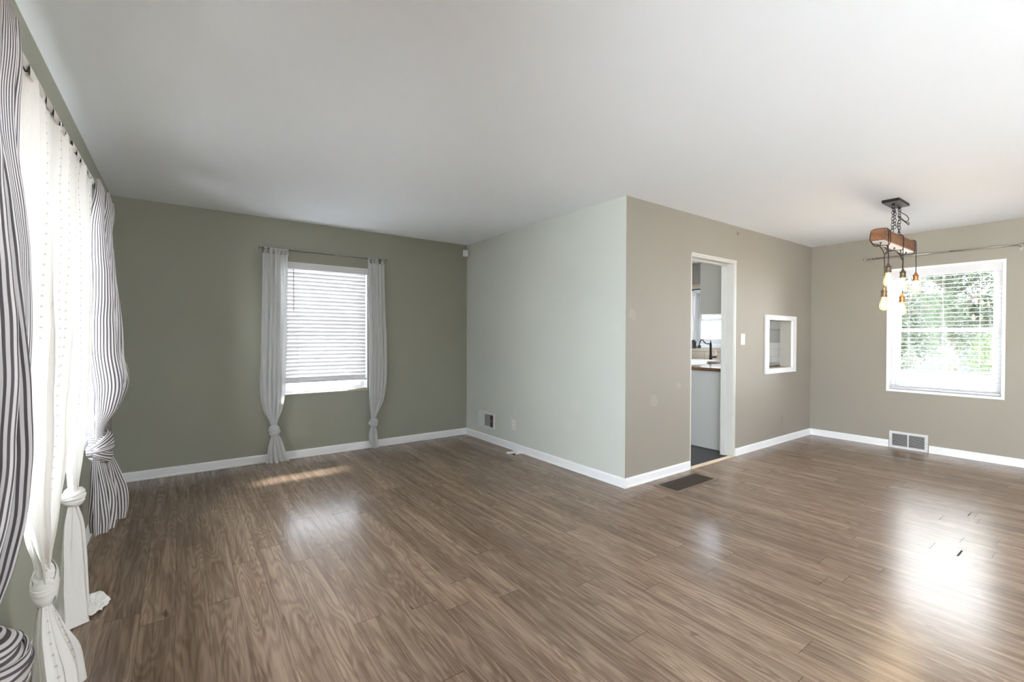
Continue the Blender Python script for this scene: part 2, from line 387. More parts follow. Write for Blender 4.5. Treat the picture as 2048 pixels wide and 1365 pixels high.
    hb = mt('SUBTRACT', mt('MULTIPLY', fine.outputs['Fac'], .12), mt('MULTIPLY', seam, 1.0))
    bp = n.new('ShaderNodeBump'); bp.inputs['Strength'].default_value = .25; bp.inputs['Distance'].default_value = .0015
    L.new(hb, bp.inputs['Height']); L.new(bp.outputs[0], p.inputs['Normal'])
    return m
m_floor = floor_mat()

# ------------------------------------------------------------------ mesh helpers
def box(bm, x0, x1, y0, y1, z0, z1, bev=0.0):
    if x1 < x0: x0, x1 = x1, x0
    if y1 < y0: y0, y1 = y1, y0
    if z1 < z0: z0, z1 = z1, z0
    r = bmesh.ops.create_cube(bm, size=1.0)
    for v in r['verts']:
        v.co = Vector(((x0+x1)/2 + v.co.x*(x1-x0), (y0+y1)/2 + v.co.y*(y1-y0), (z0+z1)/2 + v.co.z*(z1-z0)))
    if bev > 0:
        es = list({e for v in r['verts'] for e in v.link_edges})
        bmesh.ops.bevel(bm, geom=es, offset=bev, segments=2, affect='EDGES', profile=.6)
    return r['verts']
def tube(bm, pts, r, seg=10, closed=False, caps=True):
    pts = [Vector(p) for p in pts]; n = len(pts); rings = []
    up = None
    for i, p in enumerate(pts):
        if closed: d = pts[(i+1) % n] - pts[i-1]
        else: d = pts[min(i+1, n-1)] - pts[max(i-1, 0)]
        d.normalize()
        if up is None: up = d.orthogonal().normalized()
        up = (up - d*up.dot(d)).normalized()
        s = d.cross(up)
        rr = r[i] if isinstance(r, (list, tuple)) else r
        rings.append([bm.verts.new(p + up*math.cos(2*PI*k/seg)*rr + s*math.sin(2*PI*k/seg)*rr) for k in range(seg)])
    m = n if closed else n-1
    for i in range(m):
        a, b = rings[i], rings[(i+1) % n]
        for k in range(seg): bm.faces.new((a[k], a[(k+1) % seg], b[(k+1) % seg], b[k]))
    if caps and not closed:
        bm.faces.new(rings[0][::-1]); bm.faces.new(rings[-1])
def lathe(bm, prof, c, axis='z', seg=24):
    c = Vector(c); rings = []
    for r, h in prof:
        ring = []
        for k in range(seg):
            a = 2*PI*k/seg
            if axis == 'z': v = Vector((r*math.cos(a), r*math.sin(a), h))
            elif axis == 'x': v = Vector((h, r*math.cos(a), r*math.sin(a)))
            else: v = Vector((r*math.cos(a), h, r*math.sin(a)))
            ring.append(bm.verts.new(c+v))
        rings.append(ring)
    for a, b in zip(rings, rings[1:]):
        for k in range(seg): bm.faces.new((a[k], a[(k+1) % seg], b[(k+1) % seg], b[k]))
    bm.faces.new(rings[0][::-1]); bm.faces.new(rings[-1])
def smoothpath(pts, sub=8):
    P = [Vector(p) for p in pts]; out = []
    for i in range(len(P)-1):
        p0 = P[max(i-1, 0)]; p1 = P[i]; p2 = P[i+1]; p3 = P[min(i+2, len(P)-1)]
        for k in range(sub):
            t = k/sub
            out.append(.5*((2*p1)+(-p0+p2)*t+(2*p0-5*p1+4*p2-p3)*t*t+(-p0+3*p1-3*p2+p3)*t**3))
    out.append(P[-1]); return out
def obj(name, bm, mat, parent=None, smooth=False, origin=None, uvbox=False):
    bmesh.ops.recalc_face_normals(bm, faces=bm.faces)
    if uvbox:
        ul = bm.loops.layers.uv.verify()
        for f in bm.faces:
            nrm = f.normal
            for l in f.loops:
                c = l.vert.co
                if abs(nrm.z) > .7: l[ul].uv = (c.x, c.y)
                elif abs(nrm.x) > abs(nrm.y): l[ul].uv = (c.y, c.z)
                else: l[ul].uv = (c.x, c.z)
    me = bpy.data.meshes.new(name); 
    base = Vector(origin) if origin is not None else Vector((0, 0, 0))
    if origin is not None:
        for v in bm.verts: v.co -= base
    bm.to_mesh(me); bm.free()
    if smooth:
        for f in me.polygons: f.use_smooth = True
    me.materials.append(mat)
    o = bpy.data.objects.new(name, me); COL.objects.link(o)
    if parent is not None:
        o.parent = parent
        o.location = base - Vector(parent['_b']) if origin is not None else -Vector(parent['_b'])
    else: o.location = base
    o['_b'] = tuple(base)
    return o
def thing(name, label, cat, base, group=None):
    o = bpy.data.objects.new(name, None); COL.objects.link(o); o.location = base; o.empty_display_size = .05
    o['_b'] = tuple(base); o['label'] = label; o['category'] = cat
    if group: o['group'] = group
    return o
def tag(o, label, cat, group=None):
    o['label'] = label; o['category'] = cat
    if group: o['group'] = group
    return o
def struct(name, bm, mat, label=None, smooth=False, uvbox=False):
    o = obj(name, bm, mat, smooth=smooth, uvbox=uvbox); o['kind'] = 'structure'
    if label: o['label'] = label
    return o
def nb(): return bmesh.new()
def wall_boxes(bm, axis, p0, p1, a0, a1, z0, z1, holes):
    """axis 'x': wall plane normal x, spans y a0..a1.  holes (a0,a1,z0,z1)"""
    def bx(s, e, zz0, zz1):
        if e-s < 1e-5 or zz1-zz0 < 1e-5: return
        if axis == 'x': box(bm, p0, p1, s, e, zz0, zz1)
        else: box(bm, s, e, p0, p1, zz0, zz1)
    cur = a0
    for h in sorted(holes):
        bx(cur, h[0], z0, z1); bx(h[0], h[1], z0, h[2]); bx(h[0], h[1], h[3], z1); cur = h[1]
    bx(cur, a1, z0, z1)

# ------------------------------------------------------------------ shell
bm = nb(); box(bm, XE-TH, XD+TH, YR-TH, YC+.012, -.1, 0); box(bm, XE-TH, XB+.02, YC+.012, YA+TH, -.1, 0)
struct('floor', bm, m_floor, 'brown oak laminate plank floor')
bm = nb(); box(bm, XB+.02, XD+TH, YC+.012, YA+TH, -.1, -.004)
struct('floor_kitchen', bm, m_darktile, 'dark kitchen floor beyond the doorway', uvbox=True)
bm = nb(); box(bm, XE-TH, XD+TH, YR-TH, YA+TH, H, H+.12); struct('ceiling', bm, m_ceil, 'plain white ceiling')
bm = nb(); box(bm, XD+TH, XD+TH+.66, YR-TH, YA+TH, H-.02, H+.12, .004); struct('added_sun_eave', bm, m_vinyl, 'added unseen eave keeping direct sun out of the dining window')  # added overhang, shades the dining window from direct sun
bm = nb(); wall_boxes(bm, 'x', XE-TH, XE, YR-TH, YA+TH, 0, H, [WIN_E, WIN_E2]); struct('wall_left', bm, m_sage_shade, 'sage wall with the curtained picture window')
bm = nb(); wall_boxes(bm, 'y', YA, YA+TH, XE, XD, 0, H, [WIN_A, WIN_K2]); struct('wall_back', bm, m_sage_shade, 'sage wall darkened for its dim light, with the closed blind window')
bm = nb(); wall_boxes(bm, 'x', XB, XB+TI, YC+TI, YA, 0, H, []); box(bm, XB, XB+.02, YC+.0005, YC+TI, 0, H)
struct('wall_middle', bm, m_sage_lit, 'sage wall lightened for window light, with spackle patches')
bm = nb(); wall_boxes(bm, 'y', YC, YC+TI, XB+.0005, XD, 0, H, [DOOR, PASS]); struct('wall_front', bm, m_greige, 'beige wall with kitchen doorway and pass-through')
bm = nb(); wall_boxes(bm, 'x', XD, XD+TH, YR-TH, YC+.02, 0, H, [WIN_D2, WIN_D]); struct('wall_right', bm, m_greige, 'beige dining wall with window')
bm = nb(); wall_boxes(bm, 'x', XD, XD+TH, YC+.02, YA+TH, 0, H, [WIN_K]); struct('wall_kitchen', bm, m_backsplash, 'cream kitchen wall behind the sink', uvbox=True)
bm = nb(); wall_boxes(bm, 'y', YR-TH, YR, XE, XD, 0, H, [WIN_R2]); struct('wall_rear', bm, m_greige, 'rear wall behind the viewer')

def baseboard(name, segs):
    bm = nb()
    for (ax, pl, sgn, a, b) in segs:
        prof = [(0, 0), (.0145, 0), (.0145, .014), (.012, .020), (.012, .066), (.009, .076), (.005, .080), (0, .081)]
        va, vb = [], []
        for (t, z) in prof:
            for lst, u in ((va, a), (vb, b)):
                lst.append(bm.verts.new((pl+sgn*t, u, z) if ax == 'x' else (u, pl+sgn*t, z)))
        for i in range(len(prof)-1): bm.faces.new((va[i], va[i+1], vb[i+1], vb[i]))
        bm.faces.new(va); bm.faces.new(vb[::-1])
    struct(name, bm, m_trim, 'white baseboard')
baseboard('baseboard_back', [('y', YA, -1, XE, XB)])
baseboard('baseboard_middle', [('x', XB, -1, YC-.0145, YA)])
baseboard('baseboard_front', [('y', YC, -1, XB, DOOR[0]-.005), ('y', YC, -1, DOOR[1]+.03, XD)])
baseboard('baseboard_right', [('x', XD, -1, 1.69, YC), ('x', XD, -1, YR, 1.335)])
baseboard('baseboard_left', [('x', XE, 1, YR, YA)])
baseboard('baseboard_rear', [('y', YR, 1, XE, XD)])

# ------------------------------------------------------------------ windows (structure)
def win(name, axis, plane, sgn, a0, a1, z0, z1, depth, label, rail=.5, casing=0.0, open_low=False, sill=True):
    """axis 'x': wall normal x. plane: room face. sgn: direction to outside."""
    def bx(bm, u0, u1, d0, d1, zz0, zz1, bev=0.0):
        p0, p1 = plane+sgn*d0, plane+sgn*d1
        if axis == 'x': box(bm, p0, p1, u0, u1, zz0, zz1, bev)
        else: box(bm, u0, u1, p0, p1, zz0, zz1, bev)
    bm = nb(); l = .008
    bx(bm, a0, a0+l, -.003, depth, z0, z1); bx(bm, a1-l, a1, -.003, depth, z0, z1)
    bx(bm, a0+l, a1-l, -.003, depth, z1-l, z1); bx(bm, a0+l, a1-l, -.003, depth, z0, z0+l)
    if casing > 0:
        c = casing
        bx(bm, a0-c, a0, -.012, 0, z0-c, z1+c, .002); bx(bm, a1, a1+c, -.012, 0, z0-c, z1+c, .002)
        bx(bm, a0, a1, -.012, 0, z1, z1+c, .002); bx(bm, a0, a1, -.012, 0, z0-c, z0, .002)
    root = obj(name, bm, m_trim); root['kind'] = 'structure'; root['label'] = label
    f = .035; zm = z0 + (z1-z0)*rail
    bm = nb()
    for (d0, d1) in ((depth-.055, depth),):
        bx(bm, a0+l, a0+l+f, d0, d1, z0+l, z1-l, .003); bx(bm, a1-l-f, a1-l, d0, d1, z0+l, z1-l, .003)
        bx(bm, a0+l+f, a1-l-f, d0, d1, z1-l-f*.7, z1-l, .003); bx(bm, a0+l+f, a1-l-f, d0, d1, z0+l, z0+l+f, .003)
    obj('window_frame', bm, m_vinyl, root)
    s = .042; i0, i1 = a0+l+f, a1-l-f
    for nm, zz0, zz1, d in (('lower_sash', z0+l+f, zm+.02, depth-.045), ('upper_sash', zm-.02, z1-l-f*.7, depth-.02)):
        bm = nb()
        bx(bm, i0, i0+s, d, d+.02, zz0, zz1, .003); bx(bm, i1-s, i1, d, d+.02, zz0, zz1, .003)
        bx(bm, i0+s, i1-s, d, d+.02, zz0, zz0+s, .003); bx(bm, i0+s, i1-s, d, d+.02, zz1-s, zz1, .003)
        sash = obj(nm, bm, m_vinyl, root)
        bm = nb(); bx(bm, i0+s-.004, i1-s+.004, d+.008, d+.012, zz0+s-.004, zz1-s+.004)
        obj('pane', bm, m_glass, sash)
    bm = nb(); bx(bm, (i0+i1)/2-.03, (i0+i1)/2+.03, depth-.06, depth-.045, zm+.015, zm+.03, .003)
    obj('sash_lock', bm, m_vinyl, root)
    return root
win('window_1', 'x', XE, -1, WIN_E[0], WIN_E[1], WIN_E[2], WIN_E[3], TH, 'wide bright window behind sheer curtains', rail=.5, casing=.02)
win('window_2', 'y', YA, 1, WIN_A[0], WIN_A[1], WIN_A[2], WIN_A[3], .15, 'white window under the closed blind', rail=.5)
win('window_3', 'x', XD, 1, WIN_D[0], WIN_D[1], WIN_D[2], WIN_D[3], .14, 'dining window looking onto trees and fence', rail=.5, casing=.018)
win('window_4', 'x', XD, 1, WIN_K[0], WIN_K[1], WIN_K[2], WIN_K[3], .12, 'white kitchen window above the sink', rail=.46, casing=.05)
win('added_window_8', 'x', XD, 1, WIN_D2[0], WIN_D2[1], WIN_D2[2], WIN_D2[3], .15, 'added unseen daylight window on the dining side behind the viewer', casing=.02)  # invented opening, brings daylight in from the dining side
win('added_window_7', 'y', YA, 1, WIN_K2[0], WIN_K2[1], WIN_K2[2], WIN_K2[3], .14, 'added unseen window that brightens the kitchen', casing=.05)  # added opening so daylight brightens the kitchen
win('added_window_5', 'x', XE, -1, WIN_E2[0], WIN_E2[1], WIN_E2[2], WIN_E2[3], .15, 'added unseen left window lighting the room from beside the viewer', casing=.02)  # added opening, main daylight source for the room
win('added_window_6', 'y', YR, -1, WIN_R2[0], WIN_R2[1], WIN_R2[2], WIN_R2[3], .14, 'added unseen rear window for daylight behind the viewer', casing=.05)  # added opening for some extra daylight from the rear
# ragged bare caulk on the sill of the back window
bm = nb()
rr = random.Random(3)
for i in range(26):
    t = i/25; x = 1.50+.205*t; w = .006+.010*t*rr.random()+.006*t
    box(bm, x-.006, x+.006, YA-.004, YA+.03, .663, .668+w*.9, .001)
o = obj('caulk_smear', bm, m_gap); tag(o, 'ragged tan caulk smear on the right end of the back window sill', 'caulk')

# door casing
bm = nb(); e = .016
box(bm, DOOR[1]-e, DOOR[1], YC-.004, YC+TI+.004, 0, DOOR[3]-e, .001); box(bm, DOOR[0], DOOR[0]+e, YC-.001, YC+TI+.004, 0, DOOR[3]-e, .001)
box(bm, DOOR[0], DOOR[1], YC-.004, YC+TI+.004, DOOR[3]-e, DOOR[3], .001)
box(bm, DOOR[1]-e-.012, DOOR[1]-e, YC+.078, YC+TI+.003, 0.0, DOOR[3]-e, .002)      # stop
box(bm, DOOR[0], DOOR[1]-e, YC+.078, YC+TI+.003, DOOR[3]-e-.012, DOOR[3]-e, .002)
struct('trim_1', bm, m_jamb, 'painted doorway lining')
bm = nb()
box(bm, DOOR[1], DOOR[1]+.026, YC-.009, YC, 0, DOOR[3]+.018, .003); box(bm, DOOR[0], DOOR[1]+.030, YC-.012, YC, DOOR[3], DOOR[3]+.018, .003)
struct('trim_2', bm, m_jamb, 'thin moulding around the doorway')
bm = nb(); box(bm, DOOR[0]+e, DOOR[1]-e, YC-.018, YC+.03, 0, .010, .003)
struct('trim_3', bm, m_thresh, 'pale bare wood threshold strip')
# pass-through frame
bm = nb(); a0, a1, z0, z1 = PASS
for b in ((a0-.072, a0, z0-.058, z1+.055), (a1, a1+.098, z0-.058, z1+.055), (a0, a1, z1, z1+.055), (a0, a1, z0-.058, z0)):
    box(bm, b[0], b[1], YC-.022, YC, b[2], b[3], .002)
struct('trim_4', bm, m_trim, 'white frame of the kitchen pass-through')

# ------------------------------------------------------------------ blinds
def blind(name, axis, plane, sgn, a0, a1, ztop, zbot, nsl, tilt, label, off, valance_h=.06, wand=None, wand_len=.5, sw=.05):
    root = thing(name, label, 'blind', ((a0+a1)/2, plane+sgn*off, zbot) if axis == 'y' else (plane+sgn*off, (a0+a1)/2, zbot))
    def P(u, d, z): return Vector((u, plane+sgn*(off+d), z)) if axis == 'y' else Vector((plane+sgn*(off+d), u, z))
    def bx(bm, u0, u1, d0, d1, z0, z1, bev=0.0):
        p0, p1 = plane+sgn*(off+d0), plane+sgn*(off+d1)
        if axis == 'x': box(bm, p0, p1, u0, u1, z0, z1, bev)
        else: box(bm, u0, u1, p0, p1, z0, z1, bev)
    bm = nb(); bx(bm, a0+.004, a1-.004, -.018, .026, ztop-.042, ztop-.002, .002); obj('headrail', bm, m_vinyl, root)
    bm = nb(); bx(bm, a0, a1, -.030, -.022, ztop-valance_h, ztop+.004, .003); obj('valance', bm, m_vinyl, root)
    bm = nb(); zs = ztop-valance_h-.012; ze = zbot+.035
    for i in range(nsl):
        z = zs + (ze-zs)*i/(nsl-1); c, s = math.cos(tilt), math.sin(tilt)
        prev = None
        segs = []
        for k in range(5):
            q = (k/4-.5)*sw; crown = .0022*(1-(2*k/4-1)**2)
            segs.append((q*c - crown*s*0, z + q*s + crown*c))
        th = .0022
        top = [[bm.verts.new(P(u, d, zz+th/2)) for (d, zz) in segs] for u in (a0+.008, a1-.008)]
        bot = [[bm.verts.new(P(u, d, zz-th/2)) for (d, zz) in segs] for u in (a0+.008, a1-.008)]
        for k in range(4):
            bm.faces.new((top[0][k], top[0][k+1], top[1][k+1], top[1][k])); bm.faces.new((bot[0][k], bot[1][k], bot[1][k+1], bot[0][k+1]))
        bm.faces.new((top[0][0], top[1][0], bot[1][0], bot[0][0])); bm.faces.new((top[0][4], bot[0][4], bot[1][4], top[1][4]))
        for j in (0, 1): bm.faces.new(top[j]+bot[j][::-1])
    obj('slats', bm, m_slat if axis == 'y' else m_vinyl, root)
    bm = nb(); bx(bm, a0+.006, a1-.006, -.022, .022, zbot, zbot+.016, .003); obj('bottom_rail', bm, m_vinyl, root)
    bm = nb()
    for f in (.18, .5, .82):
        u = a0+(a1-a0)*f
        for d in (-.026, .026): tube(bm, [P(u, d, ztop-valance_h), P(u, d, zbot+.01)], .0011, 6)
        tube(bm, [P(u, -.028, zbot+.012), P(u, -.03, zbot-.004)], .004, 6)
    obj('ladder_cord', bm, m_plastic, root)
    if wand is not None:
        bm = nb(); tube(bm, [P(wand, -.032, ztop-valance_h-.005), P(wand, -.036, ztop-valance_h-wand_len)], .0035, 8)
        obj('tilt_wand', bm, pmat('grey_clear_wand', (.22, .22, .22, 1), .3), root)
    return root
blind('window_blind', 'y', YA, 1, WIN_A[0]+.010, WIN_A[1]-.009, WIN_A[3]-.010, .775, 29, math.radians(-71), 'closed white slatted blind glowing in the back sage wall window', .022, wand=.948, wand_len=.44)
blind('window_blind', 'x', XD, 1, WIN_D[0]+.010, WIN_D[1]-.010, WIN_D[3]-.010, .685, 28, math.radians(2), 'open white slatted blind in the dining window showing trees and fence', .045, valance_h=.075, wand=1.42, wand_len=.62)

# ------------------------------------------------------------------ curtain rods
def rod(label, p0, p1, r, mat, fin, brackets, finr, wall_axis, wall_plane, sgn, name='curtain_rod', fmat=None):
    p0, p1 = Vector(p0), Vector(p1); d = (p1-p0).normalized()
    root = thing(name, label, 'curtain rod', tuple((p0+p1)/2))
    bm = nb(); tube(bm, [p0, p0.lerp(p1, .55)], r, 14); tube(bm, [p0.lerp(p1, .55), p1], r*.82, 14); obj('pole', bm, mat, root, smooth=True)
    for q, s in ((p0, -1), (p1, 1)):
        bm = nb(); dd = d*s
        if fin == 'knob':
            pts = [q, q+dd*.012, q+dd*.014, q+dd*.022, q+dd*.03]; rr = [r*1.1, r*1.1, finr*.8, finr, finr*.55]
        else:
            pts = [q-dd*.02, q, q+dd*.004, q+dd*.03, q+dd*.038, q+dd*.046, q+dd*.058, q+dd*.064]; rr = [r*1.3, r*1.3, r*.6, r*.6, finr*.7, finr, finr*.8, finr*.3]
        tube(bm, pts, rr, 14); obj('finial', bm, fmat or mat, root, smooth=True)
    for t in brackets:
        q = p0.lerp(p1, t); bm = nb()
        if wall_axis == 'x':
            w = wall_plane
            box(bm, min(w, w+sgn*.003), max(w, w+sgn*.003), q.y-.011, q.y+.011, q.z-.045, q.z+.012, .001)
            tube(bm, [Vector((w, q.y, q.z-.012)), Vector((q.x, q.y, q.z-r-.002))], .005, 8)
            tube(bm, [Vector((q.x, q.y-.008, q.z-.004)), Vector((q.x, q.y+.008, q.z-.004))], r*1.5, 12)
        else:
            w = wall_plane
            box(bm, q.x-.010, q.x+.010, min(w, w+sgn*.003), max(w, w+sgn*.003), q.z-.03, q.z+.012, .001)
            tube(bm, [Vector((q.x, w, q.z-.008)), Vector((q.x, q.y, q.z-r-.001))], .004, 8)
            tube(bm, [Vector((q.x-.008, q.y, q.z-.002)), Vector((q.x+.008, q.y, q.z-.002))], r*1.4, 12)
        obj('bracket', bm, mat, root)
    return root
rod('thin bronze curtain rod with small brass ends over the closed blind', (.652, YA-.07, 2.124), (1.882, YA-.07, 2.121), .0062, m_bronze, 'knob', (.02, .98), .0125, 'y', YA, -1, fmat=m_brass)
rod('bare brushed nickel curtain rod above the dining window', (XD-.08, 1.865, 2.19), (XD-.08, .62, 2.172), .0085, m_nickel, 'ball', (.035, .955), .016, 'x', XD, -1)
rod('black curtain rod carrying sheer and striped curtains on the left wall', (-.372, 1.10, 2.060), (-.372, 4.05, 2.082), .0105, m_black, 'knob', (.02, .45, .985), .014, 'x', XE, 1)

# ------------------------------------------------------------------ curtains
def interp(keys, z):
    """keys sorted by descending z: tuples (z, a, b, c, ...)  -> smooth interpolation"""
    if z >= keys[0][0]: return keys[0][1:]
    if z <= keys[-1][0]: return keys[-1][1:]
    for i in range(len(keys)-1):
        k0, k1 = keys[i], keys[i+1]
        if k0[0] >= z >= k1[0]:
            t = (k0[0]-z)/(k0[0]-k1[0])
            pm = keys[max(i-1, 0)]; pn = keys[min(i+2, len(keys)-1)]
            res = []
            for j in range(1, len(k0)):
                h = k0[0]-k1[0]
                d0 = ((k1[j]-pm[j])/(pm[0]-k1[0])*h) if pm is not k0 else (k1[j]-k0[j])
                d1 = ((pn[j]-k0[j])/(k0[0]-pn[0])*h) if pn is not k1 else (k1[j]-k0[j])
                t2, t3 = t*t, t*t*t
                res.append((2*t3-3*t2+1)*k0[j]+(t3-2*t2+t)*d0+(-2*t3+3*t2)*k1[j]+(t3-t2)*d1)
            return res
def drape(keys, nf, cloth_w, ns=150, nr=70, seed=0, axis='y', skew=0.0, irregular=.35):
    """sheet hanging from keys[0].z to keys[-1].z.
    keys: (z, centre along wall, width, centre off wall, fold depth)"""
    bm = nb(); ul = bm.loops.layers.uv.verify(); rnd = random.Random(seed)
    ph = [rnd.random()*6.28 for _ in range(6)]
    rows = []; z0, z1 = keys[0][0], keys[-1][0]
    for r in range(nr+1):
        z = z0+(z1-z0)*r/nr; cy, w, cx, ax = interp(keys, z); row = []
        for k in range(ns+1):
            s = k/ns; sw = s + .018*math.sin(2*PI*2*s+ph[0]+z*.8) + .010*math.sin(2*PI*5*s+ph[1])
            th = 2*PI*nf*sw
            amp = ax*(1-irregular+irregular*math.sin(2*PI*1.7*s+ph[2]+z*1.1))
            off = amp*math.sin(th+.5*math.sin(z*2.1+ph[3])) + amp*.28*math.sin(2.3*th+ph[4]+z*1.5)
            al = w*(s-.5) + .30*ax*math.sin(2*th+ph[5])
            off += skew*(s-.5)
            nzv = noise.noise(Vector((s*5+seed*3.1, z*3, seed)))*.010 + noise.noise(Vector((s*17+seed, z*9, seed+5)))*.003
            sc_ = min(1, w/.25)
            u, d = cy+al, cx+off+nzv*sc_
            row.append(bm.verts.new((d, u, z) if axis == 'y' else (u, d, z)))
        rows.append(row)
    ref = rows[int(nr*.42)]; arc = [0.0]
    for k in range(ns): arc.append(arc[-1]+(ref[k+1].co-ref[k].co).length)
    for r in range(nr):
        for k in range(ns):
            f = bm.faces.new((rows[r][k], rows[r][k+1], rows[r+1][k+1], rows[r+1][k]))
            for l, (a, b) in zip(f.loops, ((k, r), (k+1, r), (k+1, r+1), (k, r+1))):
                l[ul].uv = (arc[a], (z1-z0)*-b/nr)
    return bm
def knot_mesh(c, ry, rx, rz, seed=0, axis='y', tilt=.5):
    """lump of twisted cloth: ridged core plus crossing wrap bands"""
    bm = nb(); ul = bm.loops.layers.uv.verify(); c = Vector(c); rnd = random.Random(seed)
    def place(v):
        return c + (Vector((v.x, v.y, v.z)) if axis == 'y' else Vector((v.y, v.x, v.z)))
    N, Mm = 72, 44; rows = []
    for i in range(Mm+1):
        t = i/Mm; zz = 1-2*t; rad = max(.42, (1-abs(zz)**2.6)**.5) if 0 < i < Mm else .42
        row = []
        for k in range(N+1):
            a = 2*PI*k/N
            rd = 1+.055*math.sin(13*zz+2.2*math.sin(a+seed)+a)+.03*math.sin(27*zz+3*a)+.06*noise.noise(Vector((math.cos(a)*1.6, math.sin(a)*1.6, zz*2+seed)))
            row.append((place(Vector((rx*rad*rd*math.cos(a), ry*rad*rd*math.sin(a), rz*zz*.92))), (zz*rz+.012*math.sin(a+1), a*.03)))
        rows.append(row)
    def skin(rows):
        vs = [[bm.verts.new(p) for p, _ in r] for r in rows]
        for i in range(len(rows)-1):
            for k in range(len(rows[0])-1):
                f = bm.faces.new((vs[i][k], vs[i][k+1], vs[i+1][k+1], vs[i+1][k]))
                for l, (a, b) in zip(f.loops, ((i, k), (i, k+1), (i+1, k+1), (i+1, k))): l[ul].uv = rows[a][b][1]
    skin(rows)
    for (tl, zo, wd, gr) in ((tilt, .18, .62, 1.10), (-tilt*.75, -.30, .50, 1.06), (tilt*.3, -.02, .35, 1.13)):
        rows = []
        for i in range(61):
            a = 2*PI*i/60; row = []
            for k in range(25):
                b = 2*PI*k/24
                g = gr+.10*math.cos(b)*(1+.25*math.sin(5*b+3*math.sin(a)))
                zz = zo + tl*math.sin(a+seed*.7) + wd*.5*math.sin(b)*(1+.3*math.sin(a+1.3))
                sq = (max(.25, 1-abs(zz)**2.8))**.5
                row.append((place(Vector((rx*g*sq*math.cos(a), ry*g*sq*math.sin(a), rz*zz))), (b/(2*PI)*rz*wd*2.6+zo*.03, a*.05)))
            rows.append(row)
        skin(rows)
    return bm
def tabs(root, mat, axis, rodc, zrod, us, w, rr, drop, name='tab', lean=0.0):
    for i, u in enumerate(us):
        bm = nb(); ul = bm.loops.layers.uv.verify(); rows = []
        prof = []
        for k in range(22):
            a = -PI*.06 + PI*1.12*k/14
            prof.append((math.cos(a)*rr, math.sin(a)*rr))
        prof = [(rr*.8, -drop)] + prof + [(-rr*.8, -drop)]
        for (d, z) in prof:
            row = []
            for k in (0, 1):
                uu = u + (k-.5)*w*(1-.25*(z < -drop*.5)) + lean*(-z)/drop*((i % 3)-1)
                row.append(bm.verts.new((rodc+d, uu, zrod+z) if axis == 'y' else (uu, rodc+d, zrod+z)))
            rows.append(row)
        for j in range(len(rows)-1):
            f = bm.faces.new((rows[j][0], rows[j][1], rows[j+1][1], rows[j+1][0]))
            for l in f.loops: l[ul].uv = (.03, l.vert.co.z)
        o = obj(name, bm, mat, root, smooth=True)
        sm = o.modifiers.new('thick', 'SOLIDIFY'); sm.thickness = .0012

# -- far striped curtain (left wall, next to the corner)
base = (-.34, 3.55, .19)
t = thing('striped_curtain', 'knotted grey and white striped curtain hanging nearest the dark back corner', 'curtain', base)
obj('panel', drape([(2.106, 3.62, .66, -.346, .010), (2.04, 3.62, .66, -.346, .020), (1.85, 3.60, .70, -.362, .034), (1.5, 3.58, .76, -.345, .045), (1.15, 3.57, .80, -.325, .052),
     (.98, 3.56, .76, -.310, .056), (.86, 3.50, .46, -.328, .045), (.79, 3.44, .22, -.350, .030), (.74, 3.42, .13, -.36, .020), (.66, 3.42, .10, -.362, .018)], 7, 1.35, seed=11, ns=220, nr=90), m_stripe, t, smooth=True)
obj('knot', knot_mesh((-.360, 3.42, .635), .062, .050, .108, seed=2, tilt=.35), m_stripe, t, smooth=True)
obj('tail', drape([(.60, 3.42, .08, -.358, .016), (.55, 3.42, .13, -.350, .026), (.46, 3.40, .20, -.337, .040), (.36, 3.38, .26, -.326, .054), (.27, 3.36, .28, -.322, .056), (.205, 3.36, .27, -.322, .048)], 4, 1.35, seed=5, ns=160, nr=40, skew=.05), m_stripe, t, smooth=True)

# -- near striped curtain (cut by the left frame edge)
t = thing('striped_curtain', 'large knotted mauve and white striped curtain closest to the viewer at the left frame edge', 'curtain', (-.32, 1.4, .2))
obj('panel', drape([(2.098, 1.53, .62, -.346, .010), (2.03, 1.53, .60, -.346, .020), (1.8, 1.52, .62, -.358, .034), (1.45, 1.48, .62, -.340, .046), (1.1, 1.40, .56, -.318, .050), (.9, 1.35, .50, -.315, .048),
     (.78, 1.32, .44, -.325, .042), (.71, 1.32, .26, -.33, .030), (.66, 1.33, .14, -.33, .024), (.61, 1.33, .12, -.33, .02)], 6, 1.35, seed=23, ns=240, nr=90), m_stripe, t, smooth=True)
obj('knot', knot_mesh((-.322, 1.345, .590), .100, .060, .080, seed=6, tilt=.4), m_stripe, t, smooth=True)
obj('tail', drape([(.56, 1.33, .10, -.33, .02), (.46, 1.32, .18, -.34, .03), (.32, 1.31, .28, -.34, .04), (.18, 1.31, .32, -.34, .04)], 4, 1.35, seed=8, ns=160, nr=40), m_stripe, t, smooth=True)

# -- sheers on the left wall
t = thing('sheer_curtain', 'ivory dotted tab-top sheer with a big twisted knot, second curtain from the left', 'curtain', (-.36, 2.12, .02))
obj('panel', drape([(2.052, 2.24, .76, -.366, .012), (1.98, 2.25, .74, -.372, .02), (1.7, 2.21, .70, -.368, .026), (1.2, 2.14, .62, -.362, .030), (.9, 2.09, .50, -.357, .030), (.72, 2.06, .38, -.357, .028),
     (.60, 2.07, .22, -.357, .024), (.53, 2.09, .11, -.358, .018), (.46, 2.10, .08, -.358, .015)], 6, 1.3, seed=31, ns=200, nr=90), m_sheer, t, smooth=True)
obj('knot', knot_mesh((-.358, 2.10, .445), .036, .028, .086, seed=9, tilt=.6), m_sheer, t, smooth=True)
obj('tail', drape([(.39, 2.10, .05, -.358, .011), (.28, 2.105, .13, -.350, .030), (.16, 2.12, .23, -.335, .046), (.012, 2.13, .31, -.335, .056)], 6, 1.3, seed=33, ns=120, nr=40), m_sheer, t, smooth=True)
